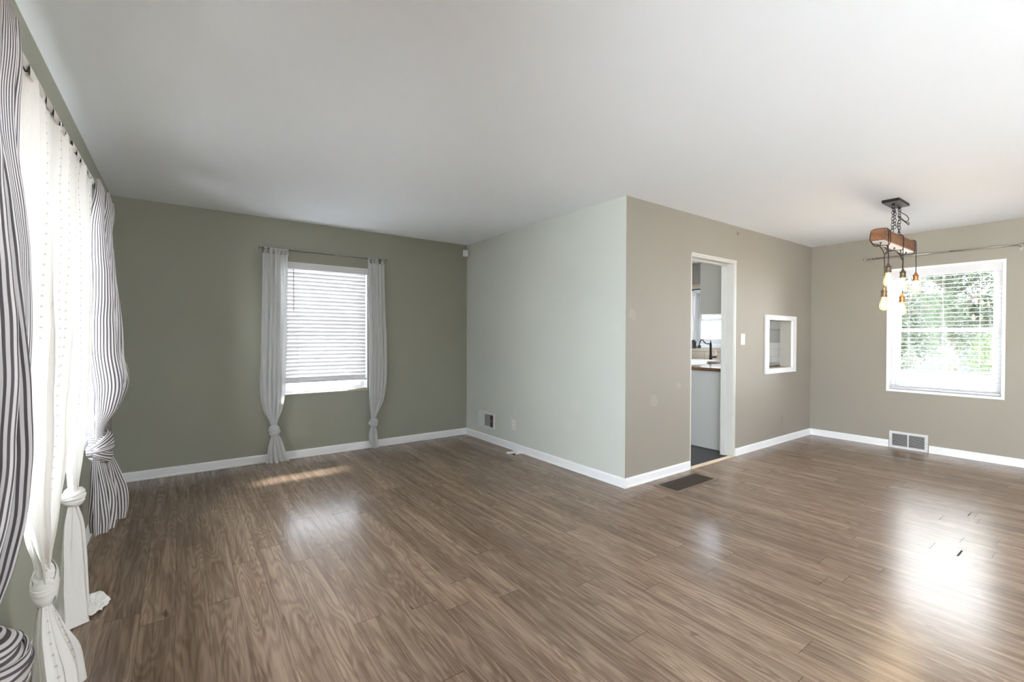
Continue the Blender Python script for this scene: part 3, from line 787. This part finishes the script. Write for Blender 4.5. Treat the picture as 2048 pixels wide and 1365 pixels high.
tabs(t, m_sheer, 'y', -.372, 2.066, [1.90+.108*i for i in range(7)], .090, .0145, .026, lean=.006)

t = thing('sheer_curtain', 'ivory dotted tab-top sheer whose tail trails onto the floor, left wall', 'curtain', (-.36, 2.74, .02))
obj('panel', drape([(2.060, 2.945, .60, -.366, .012), (1.98, 2.945, .60, -.374, .018), (1.7, 2.91, .60, -.372, .022), (1.2, 2.86, .56, -.372, .026), (.9, 2.82, .46, -.375, .027), (.76, 2.78, .34, -.377, .026),
     (.66, 2.75, .18, -.378, .020), (.61, 2.74, .10, -.378, .016), (.56, 2.74, .08, -.378, .014)], 5, 1.2, seed=41, ns=180, nr=90), m_sheer, t, smooth=True)
obj('knot', knot_mesh((-.378, 2.735, .556), .044, .035, .048, seed=12, tilt=.3), m_sheer, t, smooth=True)
obj('tail', drape([(.520, 2.735, .06, -.380, .014), (.44, 2.735, .08, -.380, .028), (.28, 2.74, .10, -.382, .036), (.12, 2.745, .12, -.385, .042), (.03, 2.75, .15, -.385, .045), (.008, 2.76, .17, -.383, .046)], 5, 1.2, seed=43, ns=120, nr=40), m_sheer, t, smooth=True)
# fabric end flipped out over the floor
bm = nb(); ul = bm.loops.layers.uv.verify(); rows = []
for i in range(41):
    a = i/40; row = []
    for k in range(51):
        s = k/50; sp = .07+.11*a-.05*max(0, a-.75)*4*a
        x = -.395+.128*a-.02*abs(2*s-1)*a; y = 2.755+.085*a+sp*(s-.5)
        z = .010 + (.052-.02*a)*(.5+.5*math.sin(2*PI*(1.6*s+.8*a)+1.2))*min(1, 4*a+.3) + .05*(1-a)**2*(1-abs(2*s-1)) + .010*abs(noise.noise(Vector((s*7, a*6, 1))))
        if a > .85: z *= (1-a)/.15*.8+.2
        row.append(bm.verts.new((x+.012*noise.noise(Vector((s*5, a*5, 7))), y+.014*noise.noise(Vector((s*4, a*7, 3))), max(.006, z))))
    rows.append(row)
for i in range(40):
    for k in range(50):
        f = bm.faces.new((rows[i][k], rows[i][k+1], rows[i+1][k+1], rows[i+1][k]))
        for l, (p, q) in zip(f.loops, ((i, k), (i, k+1), (i+1, k+1), (i+1, k))): l[ul].uv = (q/50*.3, p/40*.2)
o = obj('trailing_hem', bm, m_sheer, t, smooth=True)
tabs(t, m_sheer, 'y', -.372, 2.072, [2.69+.10*i for i in range(6)], .084, .0145, .022, lean=.008)

# -- white voiles on the back wall
t = thing('sheer_curtain', 'white tab-top voile knotted low, left side of the closed blind window', 'curtain', (.77, YA-.07, .01))
obj('panel', drape([(2.075, .772, .225, YA-.072, .014), (1.9, .770, .225, YA-.074, .018), (1.5, .768, .225, YA-.076, .022), (1.0, .760, .225, YA-.078, .024), (.70, .752, .215, YA-.08, .026), (.52, .750, .155, YA-.08, .026),
     (.44, .752, .085, YA-.08, .022), (.40, .755, .06, YA-.08, .018), (.36, .755, .05, YA-.08, .016)], 5, 1.0, seed=51, axis='x', ns=140), m_voile, t, smooth=True)
obj('knot', knot_mesh((.760, YA-.08, .325), .045, .040, .062, seed=14, axis='x', tilt=.4), m_voile, t, smooth=True)
obj('tail', drape([(.29, .762, .05, YA-.08, .015), (.22, .768, .10, YA-.08, .022), (.10, .774, .15, YA-.085, .03), (.03, .782, .18, YA-.09, .034), (.008, .790, .20, YA-.095, .038)], 4, 1.0, seed=53, axis='x', ns=110, nr=36), m_voile, t, smooth=True)
tabs(t, m_voile, 'x', YA-.07, 2.124, [.685, .735, .772, .808, .842, .872], .034, .0095, .055, lean=.006)
t = thing('sheer_curtain', 'white tab-top voile knotted low, right side of the closed blind window', 'curtain', (1.78, YA-.07, .02))
obj('panel', drape([(2.075, 1.785, .185, YA-.072, .014), (1.9, 1.785, .185, YA-.074, .018), (1.5, 1.792, .195, YA-.076, .022), (1.1, 1.802, .205, YA-.078, .024), (.75, 1.800, .195, YA-.08, .026), (.52, 1.785, .150, YA-.08, .026),
     (.42, 1.765, .085, YA-.08, .022), (.38, 1.757, .06, YA-.08, .018), (.34, 1.755, .05, YA-.08, .016)], 5, 1.0, seed=61, axis='x', ns=140), m_voile, t, smooth=True)
obj('knot', knot_mesh((1.752, YA-.08, .295), .045, .040, .055, seed=17, axis='x', tilt=.3), m_voile, t, smooth=True)
obj('tail', drape([(.25, 1.750, .05, YA-.08, .016), (.19, 1.748, .08, YA-.08, .022), (.10, 1.752, .085, YA-.085, .026), (.03, 1.768, .07, YA-.09, .026), (.012, 1.772, .06, YA-.09, .024)], 3, .8, seed=63, axis='x', ns=90, nr=36), m_voile, t, smooth=True)
tabs(t, m_voile, 'x', YA-.07, 2.123, [1.715, 1.752, 1.79, 1.862], .034, .0095, .055, lean=.006)

# ------------------------------------------------------------------ wall plates, vents
def outlet(label, axis, plane, sgn, u, z, kind='outlet', w=.07, h=.115, mat=None):
    nm = {'outlet': 'wall_outlet', 'switch': 'light_switch'}[kind]
    base = (plane, u, z) if axis == 'x' else (u, plane, z)
    t = thing(nm, label, 'outlet' if kind == 'outlet' else 'light switch', base)
    def bx(bm, u0, u1, d0, d1, z0, z1, bev=0.0):
        p0, p1 = plane+sgn*d0, plane+sgn*d1
        if axis == 'x': box(bm, p0, p1, u0, u1, z0, z1, bev)
        else: box(bm, u0, u1, p0, p1, z0, z1, bev)
    bm = nb(); bx(bm, u-w/2, u+w/2, 0, .006, z-h/2, z+h/2, .002); obj('plate', bm, mat or m_plastic, t)
    n = max(1, round(w/.07)) if kind == 'outlet' else 1
    for j in range(n):
        uc = u + (j-(n-1)/2)*.046
        if kind == 'outlet':
            for dz in (-.021, .021):
                bm = nb(); bx(bm, uc-.015, uc+.015, .005, .009, z+dz-.014, z+dz+.014, .002); r = obj('receptacle', bm, mat or m_plastic, t)
                bm = nb(); bx(bm, uc-.007, uc-.005, .0085, .0093, z+dz-.003, z+dz+.006); bx(bm, uc+.005, uc+.007, .0085, .0093, z+dz-.003, z+dz+.006); bx(bm, uc-.002, uc+.002, .0085, .0093, z+dz-.010, z+dz-.006)
                obj('slot', bm, m_dark, r)
        else:
            bm = nb(); bx(bm, uc-.017, uc+.017, .005, .010, z-.034, z+.034, .002); r = obj('rocker', bm, m_plastic, t)
            bm = nb(); bx(bm, uc-.004, uc+.004, .009, .012, z+.008, z+.016, .001); bx(bm, uc-.004, uc+.004, .009, .012, z-.016, z-.008, .001); obj('button', bm, m_jamb, r)
    return t
outlet('small white duplex outlet low on the sage wall, right of the wall vent', 'x', XB, -1, 4.072, .283)
outlet('white light switch between doorway and pass-through', 'y', YC, -1, 4.911, 1.243, 'switch', w=.085, h=.118)
outlet('beige painted outlet low on the wall below the pass-through', 'y', YC, -1, 5.887, .265, mat=m_greige)
outlet('double outlet on kitchen tile seen inside the pass-through', 'x', XD, -1, 3.07, 1.06, w=.118, h=.125)

def wall_vent(label, axis, plane, sgn, u0, u1, z0, z1, panes, nl, closed_left=0.0):
    t = thing('air_vent', label, 'vent', (plane, (u0+u1)/2, z0) if axis == 'x' else ((u0+u1)/2, plane, z0))
    def bx(bm, a, b, d0, d1, zz0, zz1, bev=0.0, ):
        p0, p1 = plane+sgn*d0, plane+sgn*d1
        if axis == 'x': box(bm, p0, p1, a, b, zz0, zz1, bev)
        else: box(bm, a, b, p0, p1, zz0, zz1, bev)
    bm = nb(); bx(bm, u0+.01, u1-.01, .0005, .003, z0+.01, z1-.01); obj('duct_opening', bm, m_dark, t)
    bm = nb(); fr = .026; cuts = [(u0+fr, u1-fr)] if panes == 1 else [(u0+fr, (u0+u1)/2-.006), ((u0+u1)/2+.006, u1-fr)]
    bx(bm, u0, u1, 0, .010, z1-fr, z1, .001); bx(bm, u0, u1, 0, .010, z0, z0+fr, .001); bx(bm, u0, u0+fr, 0, .010, z0+fr, z1-fr); bx(bm, u1-fr, u1, 0, .010, z0+fr, z1-fr)
    if panes == 2: bx(bm, (u0+u1)/2-.006, (u0+u1)/2+.006, 0, .009, z0+fr, z1-fr)
    obj('frame', bm, m_vent, t)
    for (a, b) in cuts:
        bm = nb()
        for i in range(nl):
            z = z0+fr+(z1-z0-2*fr)*(i+.5)/nl
            bx(bm, a, b, .003, .010, z-.0014, z+.0014)
        obj('louvres', bm, m_vent, t)
    for uu in (u0+.012, u1-.012):
        bm = nb(); c = (plane+sgn*.010, uu, (z0+z1)/2) if axis == 'x' else (uu, plane+sgn*.010, (z0+z1)/2)
        lathe(bm, [(.004, 0), (.004, sgn*.0015), (.002, sgn*.003)], c, axis, 10); obj('screw', bm, m_nickel, t)
    return t
v = wall_vent('white square wall vent low beside the back corner', 'x', XB, -1, 4.450, 4.803, .158, .352, 1, 15)
bm = nb(); box(bm, XB-.014, XB-.008, 4.655, 4.785, .185, .326, .002); obj('cover_panel', bm, m_vent, v)
bm = nb(); box(bm, XB-.0135, XB-.011, 4.478, 4.53, .185, .326, .0); obj('damper', bm, m_ventbrown, v)
bm = nb(); tube(bm, [(XB-.012, 4.505, .255), (XB-.030, 4.488, .262)], .004, 8); obj('lever', bm, m_vent, v)
wall_vent('wide white two-panel return vent in the baseboard under the dining window', 'x', XD, -1, 1.345, 1.682, .0, .190, 2, 11)

# floor register
t = thing('floor_register', 'brown metal floor register set in the laminate by the corner', 'vent', (3.56, 2.295, 0))
bm = nb(); fx0, fx1, fy0, fy1 = 3.262, 3.868, 2.178, 2.415; q = .026
box(bm, fx0, fx1, fy0, fy0+q, 0, .005, .002); box(bm, fx0, fx1, fy1-q, fy1, 0, .005, .002); box(bm, fx0, fx0+q, fy0+q, fy1-q, 0, .005); box(bm, fx1-q, fx1, fy0+q, fy1-q, 0, .005)
m_regframe = pmat('tan_enamel', (0.19, 0.14, 0.10, 1), .4, noise_amt=.1)
obj('frame', bm, m_regframe, t)
bm = nb(); box(bm, fx0+.02, fx1-.02, fy0+.02, fy1-.02, .0003, .0012); obj('duct_opening', bm, m_dark, t)
bm = nb()
nx = 32
for i in range(nx):
    x = fx0+q+(fx1-fx0-2*q)*(i+.5)/nx; box(bm, x-.003, x+.003, fy0+q, fy1-q, .001, .0040)
for i in range(9):
    y = fy0+q+(fy1-fy0-2*q)*i/8; box(bm, fx0+q, fx1-q, y-.003, y+.003, .001, .0044)
obj('grille', bm, m_ventbrown, t)

# motion sensor in the corner, hole cover, door stop, mark
t = thing('motion_sensor', 'small white motion sensor high in the back corner', 'sensor', (XB-.02, YA-.03, 2.33))
ang = Matrix.Rotation(math.radians(45), 3, 'Z')
bm = nb(); box(bm, -.034, .034, -.020, .012, -.042, .042, .009)
for v in bm.verts: v.co = (ang.inverted() @ v.co)+Vector((XB-.042, YA-.042, 2.325))
obj('housing', bm, m_plastic, t)
bm = nb(); lathe(bm, [(.014, 0), (.014, .004), (.008, .007)], (0, 0, 0), 'y', 16)
for v in bm.verts: v.co = (ang.inverted() @ Vector((v.co.x, -v.co.y-.019, v.co.z)))+Vector((XB-.042, YA-.042, 2.325))
obj('lens', bm, m_ceramic, t)
bm = nb(); lathe(bm, [(.018, 0), (.018, -.003), (.015, -.005)], (4.798, YC, 2.368), 'y', 20)
o = obj('hole_cover', bm, m_jamb if False else pmat('grey_cap', (.22, .20, .17, 1), .5)); tag(o, 'tiny round grey cap high above the doorway', 'wall cap')
bm = nb(); box(bm, XB-.145, XB-.016, 3.965, 4.015, 0.0, .012, .002); box(bm, XB-.10, XB-.016, 3.90, 3.965, 0.0, .012, .002)
o = obj('trim_scrap', bm, m_trim); tag(o, 'small white L-shaped scrap of trim on the floor by the sage wall', 'trim scrap')
bm = nb(); box(bm, XB-.125, XB-.10, 3.905, 3.925, 0, .010, .002)
o = obj('metal_clip', bm, m_dark); tag(o, 'tiny dark clip beside the white trim scrap', 'clip')

# dark open gaps between two board ends
bm = nb()
for (gx, gy, w) in ((4.518, .695, .006), (3.636, .600, .009)): box(bm, gx+.004, gx+.122, gy-w/2, gy+w/2, -.002, .0005)
struct('trim_9', bm, m_dark, 'dark open gaps between board ends')

# ------------------------------------------------------------------ pendant light
PL = thing('beam_chandelier', 'wooden beam chandelier with five glowing bulbs on dark cords', 'chandelier', (5.0, 1.25, 2.44))
bm = nb(); box(bm, 4.862, 5.158, 1.182, 1.300, 2.416, 2.44, .002); obj('canopy', bm, m_black, PL)
for cx in (4.965, 5.135):
    bm = nb(); lathe(bm, [(.012, 0), (.012, -.006), (.005, -.014)], (cx, 1.245, 2.416), 'z', 12); obj('mount', bm, m_black, PL)
def chain(bm, p, q, L=.034, w=.011, r=.0022):
    p, q = Vector(p), Vector(q); n = max(2, round((q-p).length/(L*.78))); d = (q-p)/n; ln = d.length/.78/2
    dn = d.normalized(); a = dn.orthogonal().normalized(); b = dn.cross(a)
    for i in range(n):
        c = p+d*(i+.5); s = a if i % 2 else b
        pts = [c+dn*ln*math.cos(t)*(1 if abs(math.cos(t)) > .3 else 1)+s*w*math.sin(t) for t in [2*PI*k/16 for k in range(16)]]
        tube(bm, pts, r, 6, closed=True)
bm = nb(); chain(bm, (4.965, 1.245, 2.405), (4.955, 1.25, 2.148)); obj('chain', bm, m_black, PL)
bm = nb(); chain(bm, (4.955, 1.240, 2.372), (4.925, 1.225, 2.33)); chain(bm, (4.925, 1.225, 2.335), (4.945, 1.230, 2.20)); obj('spare_chain', bm, m_black, PL)
bm = nb(); chain(bm, (5.135, 1.245, 2.405), (5.150, 1.25, 2.148)); obj('chain', bm, m_black, PL)
bm = nb()
tube(bm, smoothpath([(5.03, 1.24, 2.416), (5.07, 1.235, 2.39), (5.13, 1.235, 2.37), (5.20, 1.21, 2.345), (5.235, 1.205, 2.315), (5.19, 1.21, 2.295), (5.14, 1.235, 2.31), (5.12, 1.25, 2.34), (5.155, 1.24, 2.33), (5.18, 1.215, 2.29), (5.22, 1.2, 2.285), (5.215, 1.2, 2.265), (5.185, 1.21, 2.28), (5.15, 1.24, 2.31), (5.135, 1.26, 2.27), (5.15, 1.25, 2.2), (5.15, 1.25, 2.15)], 8), .0028, 8)
obj('supply_wire', bm, m_cord, PL, smooth=True)
bm = nb(); box(bm, 4.588, 5.432, 1.205, 1.297, 2.056, 2.147, .004); obj('beam', bm, m_beam, PL)
bm = nb(); box(bm, 4.600, 5.425, 1.212, 1.290, 2.050, 2.056, .001); obj('underside_plate', bm, m_vinyl, PL)
def lamp(x, y, ztop, x_in, mat, wrap=True):
    bm = nb(); lathe(bm, [(.006, 0), (.007, -.003), (.004, -.014), (.002, -.018)], (x_in, 1.25, 2.050), 'z', 10); obj('cord_grip', bm, m_blackpl, PL)
    if wrap:
        pts = [(x_in, 1.25, 2.04), (x_in-.006, 1.262, 2.022), (x_in-.012, 1.285, 2.022), (x_in-.016, 1.305, 2.05), (x_in-.014, 1.304, 2.10), (x_in-.006, 1.302, 2.148),
               (x_in+.01, 1.27, 2.156), (x_in+.03, 1.23, 2.156), (x_in+.04, 1.202, 2.149), (x_in+.042, 1.196, 2.10), (x_in+.03, 1.195, 2.05), (x_in+.0, 1.20, 2.022), (x_in-.03, 1.23, 2.02),
               (x_in-.05, 1.27, 2.025), (x_in-.056, 1.304, 2.06), (x_in-.05, 1.304, 2.13), (x_in-.03, 1.29, 2.157), (x-.02, 1.22, 2.158), (x-.004, y+.002, 2.146), (x+.004, y, 2.08), (x-.004, y, 1.99), (x+.005, y, 1.93), (x, y, ztop)]
    else:
        pts = [(x_in, 1.25, 2.04), (x_in-.004, 1.245, 2.01), (x_in-.03, 1.24, 1.975), (x-.045, 1.24, 1.96), (x-.062, 1.245, 1.985), (x-.06, 1.27, 2.03), (x-.055, 1.30, 2.06)]
        bm = nb(); tube(bm, smoothpath(pts, 6), .0032, 8); obj('cord_loop', bm, m_cord, PL, smooth=True)
        pts = [(x_in-.012, 1.243, 1.995), (x+.002, y, 1.96), (x, y, 1.90), (x+.006, y, 1.80), (x-.002, y, 1.74), (x, y, ztop)]
    bm = nb(); tube(bm, smoothpath(pts, 6), .0032, 8); obj('cord', bm, m_cord, PL, smooth=True)
    bm = nb(); z = ztop
    lathe(bm, [(.004, .002), (.007, 0), (.009, -.010), (.012, -.013), (.013, -.020), (.021, -.026), (.023, -.030), (.0235, -.033), (.020, -.036), (.020, -.062), (.0225, -.066), (.0225, -.074), (.019, -.078)], (x, y, z), 'z', 20)
    so = obj('socket', bm, mat, PL, smooth=False)
    bm = nb(); zb = z-.076
    lathe(bm, [(.013, 0), (.0145, -.010), (.019, -.024), (.026, -.045), (.0315, -.068), (.032, -.080), (.029, -.094), (.021, -.106), (.010, -.112), (.003, -.114)], (x, y, zb), 'z', 24)
    bb = obj('bulb', bm, m_bulb, so, smooth=True)
    bm = nb(); lathe(bm, [(.004, -.016), (.009, -.030), (.014, -.050), (.015, -.070), (.010, -.086), (.003, -.090)], (x, y, zb), 'z', 12)
    obj('glowing_filament', bm, m_fil, so, smooth=True)
    return so
lamp(4.66, 1.198, 1.871, 4.665, m_socket)
lamp(5.055, 1.198, 1.862, 5.02, m_socket)
lamp(5.445, 1.198, 1.865, 5.36, m_copper)
lamp(4.762, 1.25, 1.683, 4.83, m_socket, wrap=False)
lamp(5.262, 1.25, 1.662, 5.20, m_copper, wrap=False)

# ------------------------------------------------------------------ kitchen seen through the doorway
t = thing('base_cabinet', 'pale grey kitchen base cabinet with plain end panel behind the doorway', 'cabinet', (5.7, 2.94, 0))
bm = nb(); box(bm, 4.85, 6.06, YC+TI+.002, 3.235, .0, .88, .002); obj('body', bm, m_cab, t)
for i, (a, b) in enumerate(((4.88, 5.44), (5.46, 6.02))):
    bm = nb(); box(bm, a, b, 3.235, 3.253, .10, .70, .003); d = obj('door', bm, m_cab, t)
    bm = nb(); tube(bm, [(b-.04, 3.253, .60), (b-.04, 3.275, .60), (b-.04, 3.275, .50), (b-.04, 3.253, .50)], .004, 8); obj('handle', bm, m_black, d)
    bm = nb(); box(bm, a, b, 3.235, 3.253, .715, .865, .003); d = obj('drawer', bm, m_cab, t)
    bm = nb(); tube(bm, [(a+.22, 3.253, .79), (a+.22, 3.275, .79), (a+.34, 3.275, .79), (a+.34, 3.253, .79)], .004, 8); obj('handle', bm, m_black, d)
t = thing('sink_cabinet', 'cream cabinet run under the sink along the far kitchen wall', 'cabinet', (6.36, 4.1, 0))
bm = nb(); box(bm, 6.07, XD-.002, YC+TI+.002, YA-.01, 0, .70, .002); box(bm, 6.07, XD-.002, YC+TI+.002, 3.575, .70, .88); box(bm, 6.07, XD-.002, 4.425, YA-.01, .70, .88); obj('body', bm, m_cab, t)
for (a, b) in ((3.30, 3.58), (3.60, 3.99), (4.01, 4.40), (4.42, 5.05)):
    bm = nb(); box(bm, 6.052, 6.07, a, b, .10, .68, .003); d = obj('door', bm, m_cab, t)
    bm = nb(); tube(bm, [(6.052, b-.04, .60), (6.03, b-.04, .60), (6.03, b-.04, .50), (6.052, b-.04, .50)], .004, 8); obj('handle', bm, m_black, d)
t = None
bm = nb(); box(bm, 4.832, 6.035, YC+TI+.002, 3.262, .882, .918, .003); box(bm, 6.035, XD-.003, YC+TI+.002, 3.57, .882, .918, .003); box(bm, 6.035, XD-.003, 4.43, YA-.01, .882, .918, .003); box(bm, 6.50, XD-.003, 3.57, 4.43, .882, .918, .003)
o = obj('countertop', bm, m_butcher); tag(o, 'glossy brown butcher block worktop turning the kitchen corner', 'countertop')
t = thing('farmhouse_sink', 'white apron-front sink under the kitchen window', 'sink', (6.27, 4.0, .70))
bm = nb(); box(bm, 6.028, 6.05, 3.58, 4.42, .702, .925, .004); obj('apron', bm, m_ceramic, t)
bm = nb(); box(bm, 6.05, 6.498, 3.58, 3.605, .702, .925, .003); box(bm, 6.05, 6.498, 4.395, 4.42, .702, .925, .003); box(bm, 6.475, 6.498, 3.605, 4.395, .702, .925, .003); box(bm, 6.05, 6.475, 3.605, 4.395, .702, .72); obj('basin', bm, m_ceramic, t)
# faucet
t = thing('kitchen_faucet', 'matte black bridge faucet with ribbed column on the worktop', 'faucet', (6.55, 3.86, .918))
fy = 3.82; fxx = 6.53
bm = nb(); prof = [(.026, 0), (.026, .012), (.022, .02), (.022, .075), (.017, .082)]
for i in range(9): prof += [(.0155, .09+i*.017), (.0185, .096+i*.017), (.0155, .102+i*.017)]
prof += [(.014, .255), (.010, .262), (.006, .285), (.002, .300)]
lathe(bm, prof, (fxx, fy, .918), 'z', 18); obj('column', bm, m_black, t)
bm = nb(); tube(bm, smoothpath([(fxx, fy, 1.165), (fxx-.03, fy+.04, 1.165), (fxx-.06, fy+.06, 1.18), (fxx-.09, fy+.075, 1.222), (fxx-.12, fy+.09, 1.215), (fxx-.135, fy+.10, 1.165), (fxx-.14, fy+.105, 1.135)], 6), .008, 10); obj('spout', bm, m_black, t, smooth=True)
bm = nb(); tube(bm, [(fxx, fy, .965), (fxx-.01, fy-.06, .965), (fxx-.012, fy-.095, .975)], [.012, .014, .018], 10); obj('side_valve', bm, m_black, t)
bm = nb(); tube(bm, smoothpath([(fxx-.012, fy-.09, .985), (fxx-.014, fy-.10, 1.02), (fxx-.018, fy-.085, 1.06)], 5), [.006]*10+[.009], 8); obj('lever', bm, m_ceramic, t)
t = thing('water_filter', 'black water filter clipped on the faucet spout', 'water filter', (6.38, 4.09, 1.09))
bm = nb(); lathe(bm, [(.012, .035), (.024, .028), (.026, 0), (.022, -.016), (.010, -.02)], (fxx-.14, fy+.105, 1.116), 'z', 16); obj('adapter', bm, m_blackpl, t)
bm = nb(); box(bm, fxx-.155, fxx-.125, fy+.12, fy+.19, 1.098, 1.128, .006); obj('arm', bm, m_blackpl, t)
bm = nb(); lathe(bm, [(.030, -.065), (.037, -.055), (.038, .04), (.032, .058), (.014, .066)], (fxx-.14, fy+.195, 1.158), 'z', 20); obj('cartridge', bm, m_blackpl, t)
# wall cabinet and kitchen curtain rod
t = thing('wall_cabinet', 'plain taupe kitchen wall cabinet seen through the top of the doorway', 'cabinet', (5.2, 2.8, 1.525))
m_cabup = pmat('cabinet_taupe', (0.29, 0.27, 0.24, 1), .45, noise_amt=.03, nscale=3)
bm = nb(); box(bm, 4.85, 5.42, YC+TI+.002, 2.958, 1.525, 2.30, .002); obj('body', bm, m_cabup, t)
bm = nb(); box(bm, 4.86, 5.41, 2.958, 2.976, 1.53, 2.29, .003); obj('door', bm, m_cabup, t)
rod('short black rod above the kitchen window', (XD-.06, 3.30, 2.02), (XD-.06, 4.225, 2.02), .011, m_black, 'knob', (.05, .96), .017, 'x', XD, -1)
bm = nb(); box(bm, XD-.006, XD, 4.30, YA-.01, 2.06, H); box(bm, XD-.006, XD, YC+TI, 4.30, 2.10, H)
o = obj('trim_5', bm, m_cabup); o['kind'] = 'structure'
bm = nb(); box(bm, XD-.012, XD, YC+TI, 3.36, 1.19, 1.50); box(bm, XD-.05, XD, YC+TI, 3.36, 1.375, 1.395, .002)
o = obj('trim_6', bm, m_cabup); o['kind'] = 'structure'
bm = nb(); box(bm, XD-.008, XD, YC+TI, 3.36, .918, 1.19); struct('trim_7', bm, m_subway, uvbox=True)

# ------------------------------------------------------------------ outside
bm = nb(); box(bm, -30, 60, -40, 50, -.9, -.8); 
g = struct('ground', bm, m_bounce_ground, 'outside ground coloured pale to bounce daylight indoors')
FX = 13.0
t = thing('wood_fence', 'long wooden board fence seen low through the dining window', 'fence', (FX, 5, -.8))
bm = nb(); y = -8.0; rr = random.Random(4)
while y < 22:
    box(bm, FX, FX+.02, y, y+.138, -.8, .52+rr.random()*.015); y += .145
obj('boards', bm, m_fence, t)
bm = nb()
for z in (-.45, .25): box(bm, FX-.04, FX-.001, -8, 22, z, z+.09)
obj('rails', bm, m_fence, t)
for y in [-7.2+2.4*i for i in range(12)]:
    bm = nb(); box(bm, FX-.10, FX-.002, y, y+.09, -.8, .60, .004); obj('post', bm, m_fence, t)
t = thing('neighbour_house', 'pale gabled neighbour house beyond the fence through the dining window', 'house', (24, 5, -.8))
bm = nb(); hx0, hx1, hy0, hy1 = 27, 35, 2.6, 8.0
box(bm, hx0, hx1, hy0, hy1, -.8, 1.5)
v = [bm.verts.new(p) for p in ((hx0, hy0, 1.5), (hx0, hy1, 1.5), (hx0, (hy0+hy1)/2, 3.1), (hx1, hy0, 1.5), (hx1, hy1, 1.5), (hx1, (hy0+hy1)/2, 3.1))]
bm.faces.new((v[0], v[1], v[2])); bm.faces.new((v[3], v[5], v[4])); obj('wall', bm, m_siding, t)
bm = nb(); ym = (hy0+hy1)/2
for s in (-1, 1):
    e_ = ym+s*(hy1-hy0)/2*1.1
    vv = [bm.verts.new(p) for p in ((hx0-.3, ym, 3.14), (hx1+.3, ym, 3.14), (hx1+.3, e_, 1.36), (hx0-.3, e_, 1.36), (hx0-.3, ym, 3.26), (hx1+.3, ym, 3.26), (hx1+.3, e_, 1.48), (hx0-.3, e_, 1.48))]
    for f in ((0, 1, 2, 3), (4, 7, 6, 5), (0, 4, 5, 1), (3, 2, 6, 7), (0, 3, 7, 4), (1, 5, 6, 2)): bm.faces.new([vv[i] for i in f])
obj('roof', bm, m_roof, t)
def tree(x, y, h, r, label, mat, seed, n=16000, lean=0.0):
    rnd = random.Random(seed)
    t = thing('garden_tree', label, 'tree', (x, y, -.8), group='trees beyond the fence')
    bm = nb(); top = (x+lean, y+lean*.5, h*.62)
    tube(bm, smoothpath([(x, y, -.8), (x+lean*.3, y, h*.15), (x+lean*.6, y+.1, h*.4), top], 4), [.22-.012*i for i in range(13)], 10)
    for k in range(7):
        a = rnd.random()*6.28; q = Vector((x+lean*.6, y, h*(.25+.3*rnd.random())))
        e2 = q+Vector((math.cos(a)*r*.7, math.sin(a)*r*.7, r*.5))
        tube(bm, [q, (q+e2)/2+Vector((0, 0, .12)), e2], [.09, .06, .02], 7)
    obj('trunk', bm, m_bark, t, smooth=True)
    bm = nb(); blobs = []
    for k in range(22):
        a = rnd.random()*6.28; rr = r*math.sqrt(rnd.random())*.6
        blobs.append((Vector((x+lean+rr*math.cos(a), y+rr*math.sin(a), h*(.10+.72*rnd.random()))), r*(.26+.22*rnd.random())))
    for i in range(n):
        c, br = blobs[rnd.randrange(len(blobs))]
        d = Vector((rnd.gauss(0, 1), rnd.gauss(0, 1), rnd.gauss(0, 1))).normalized()*br*(rnd.random()**.35)
        p = c+d; s = .022+.035*rnd.random()
        u = Vector((rnd.gauss(0, 1), rnd.gauss(0, 1), rnd.gauss(0, 1))).normalized(); w = u.orthogonal().normalized()
        vs = [bm.verts.new(p+u*s*1.5), bm.verts.new(p+w*s*.7), bm.verts.new(p-u*s*1.5), bm.verts.new(p-w*s*.7)]
        bm.faces.new(vs)
    obj('crown', bm, mat, t)
tree(16.2, 4.45, 5.2, 1.75, 'leafy tree just beyond the fence, left part of the dining window view', m_leaf2, 1, lean=.2)
tree(15.9, .9, 4.9, 1.75, 'broad leafy tree just beyond the fence, right part of the dining window view', m_leaf, 2)
tree(20.6, 3.6, 6.8, 2.1, 'tall bluish tree standing behind the two nearer garden trees', m_leaf2, 3, n=20000)
tree(21.0, 8.3, 6.8, 2.1, 'far tree beyond the fence at the left end of the dining window view', m_leaf, 4)
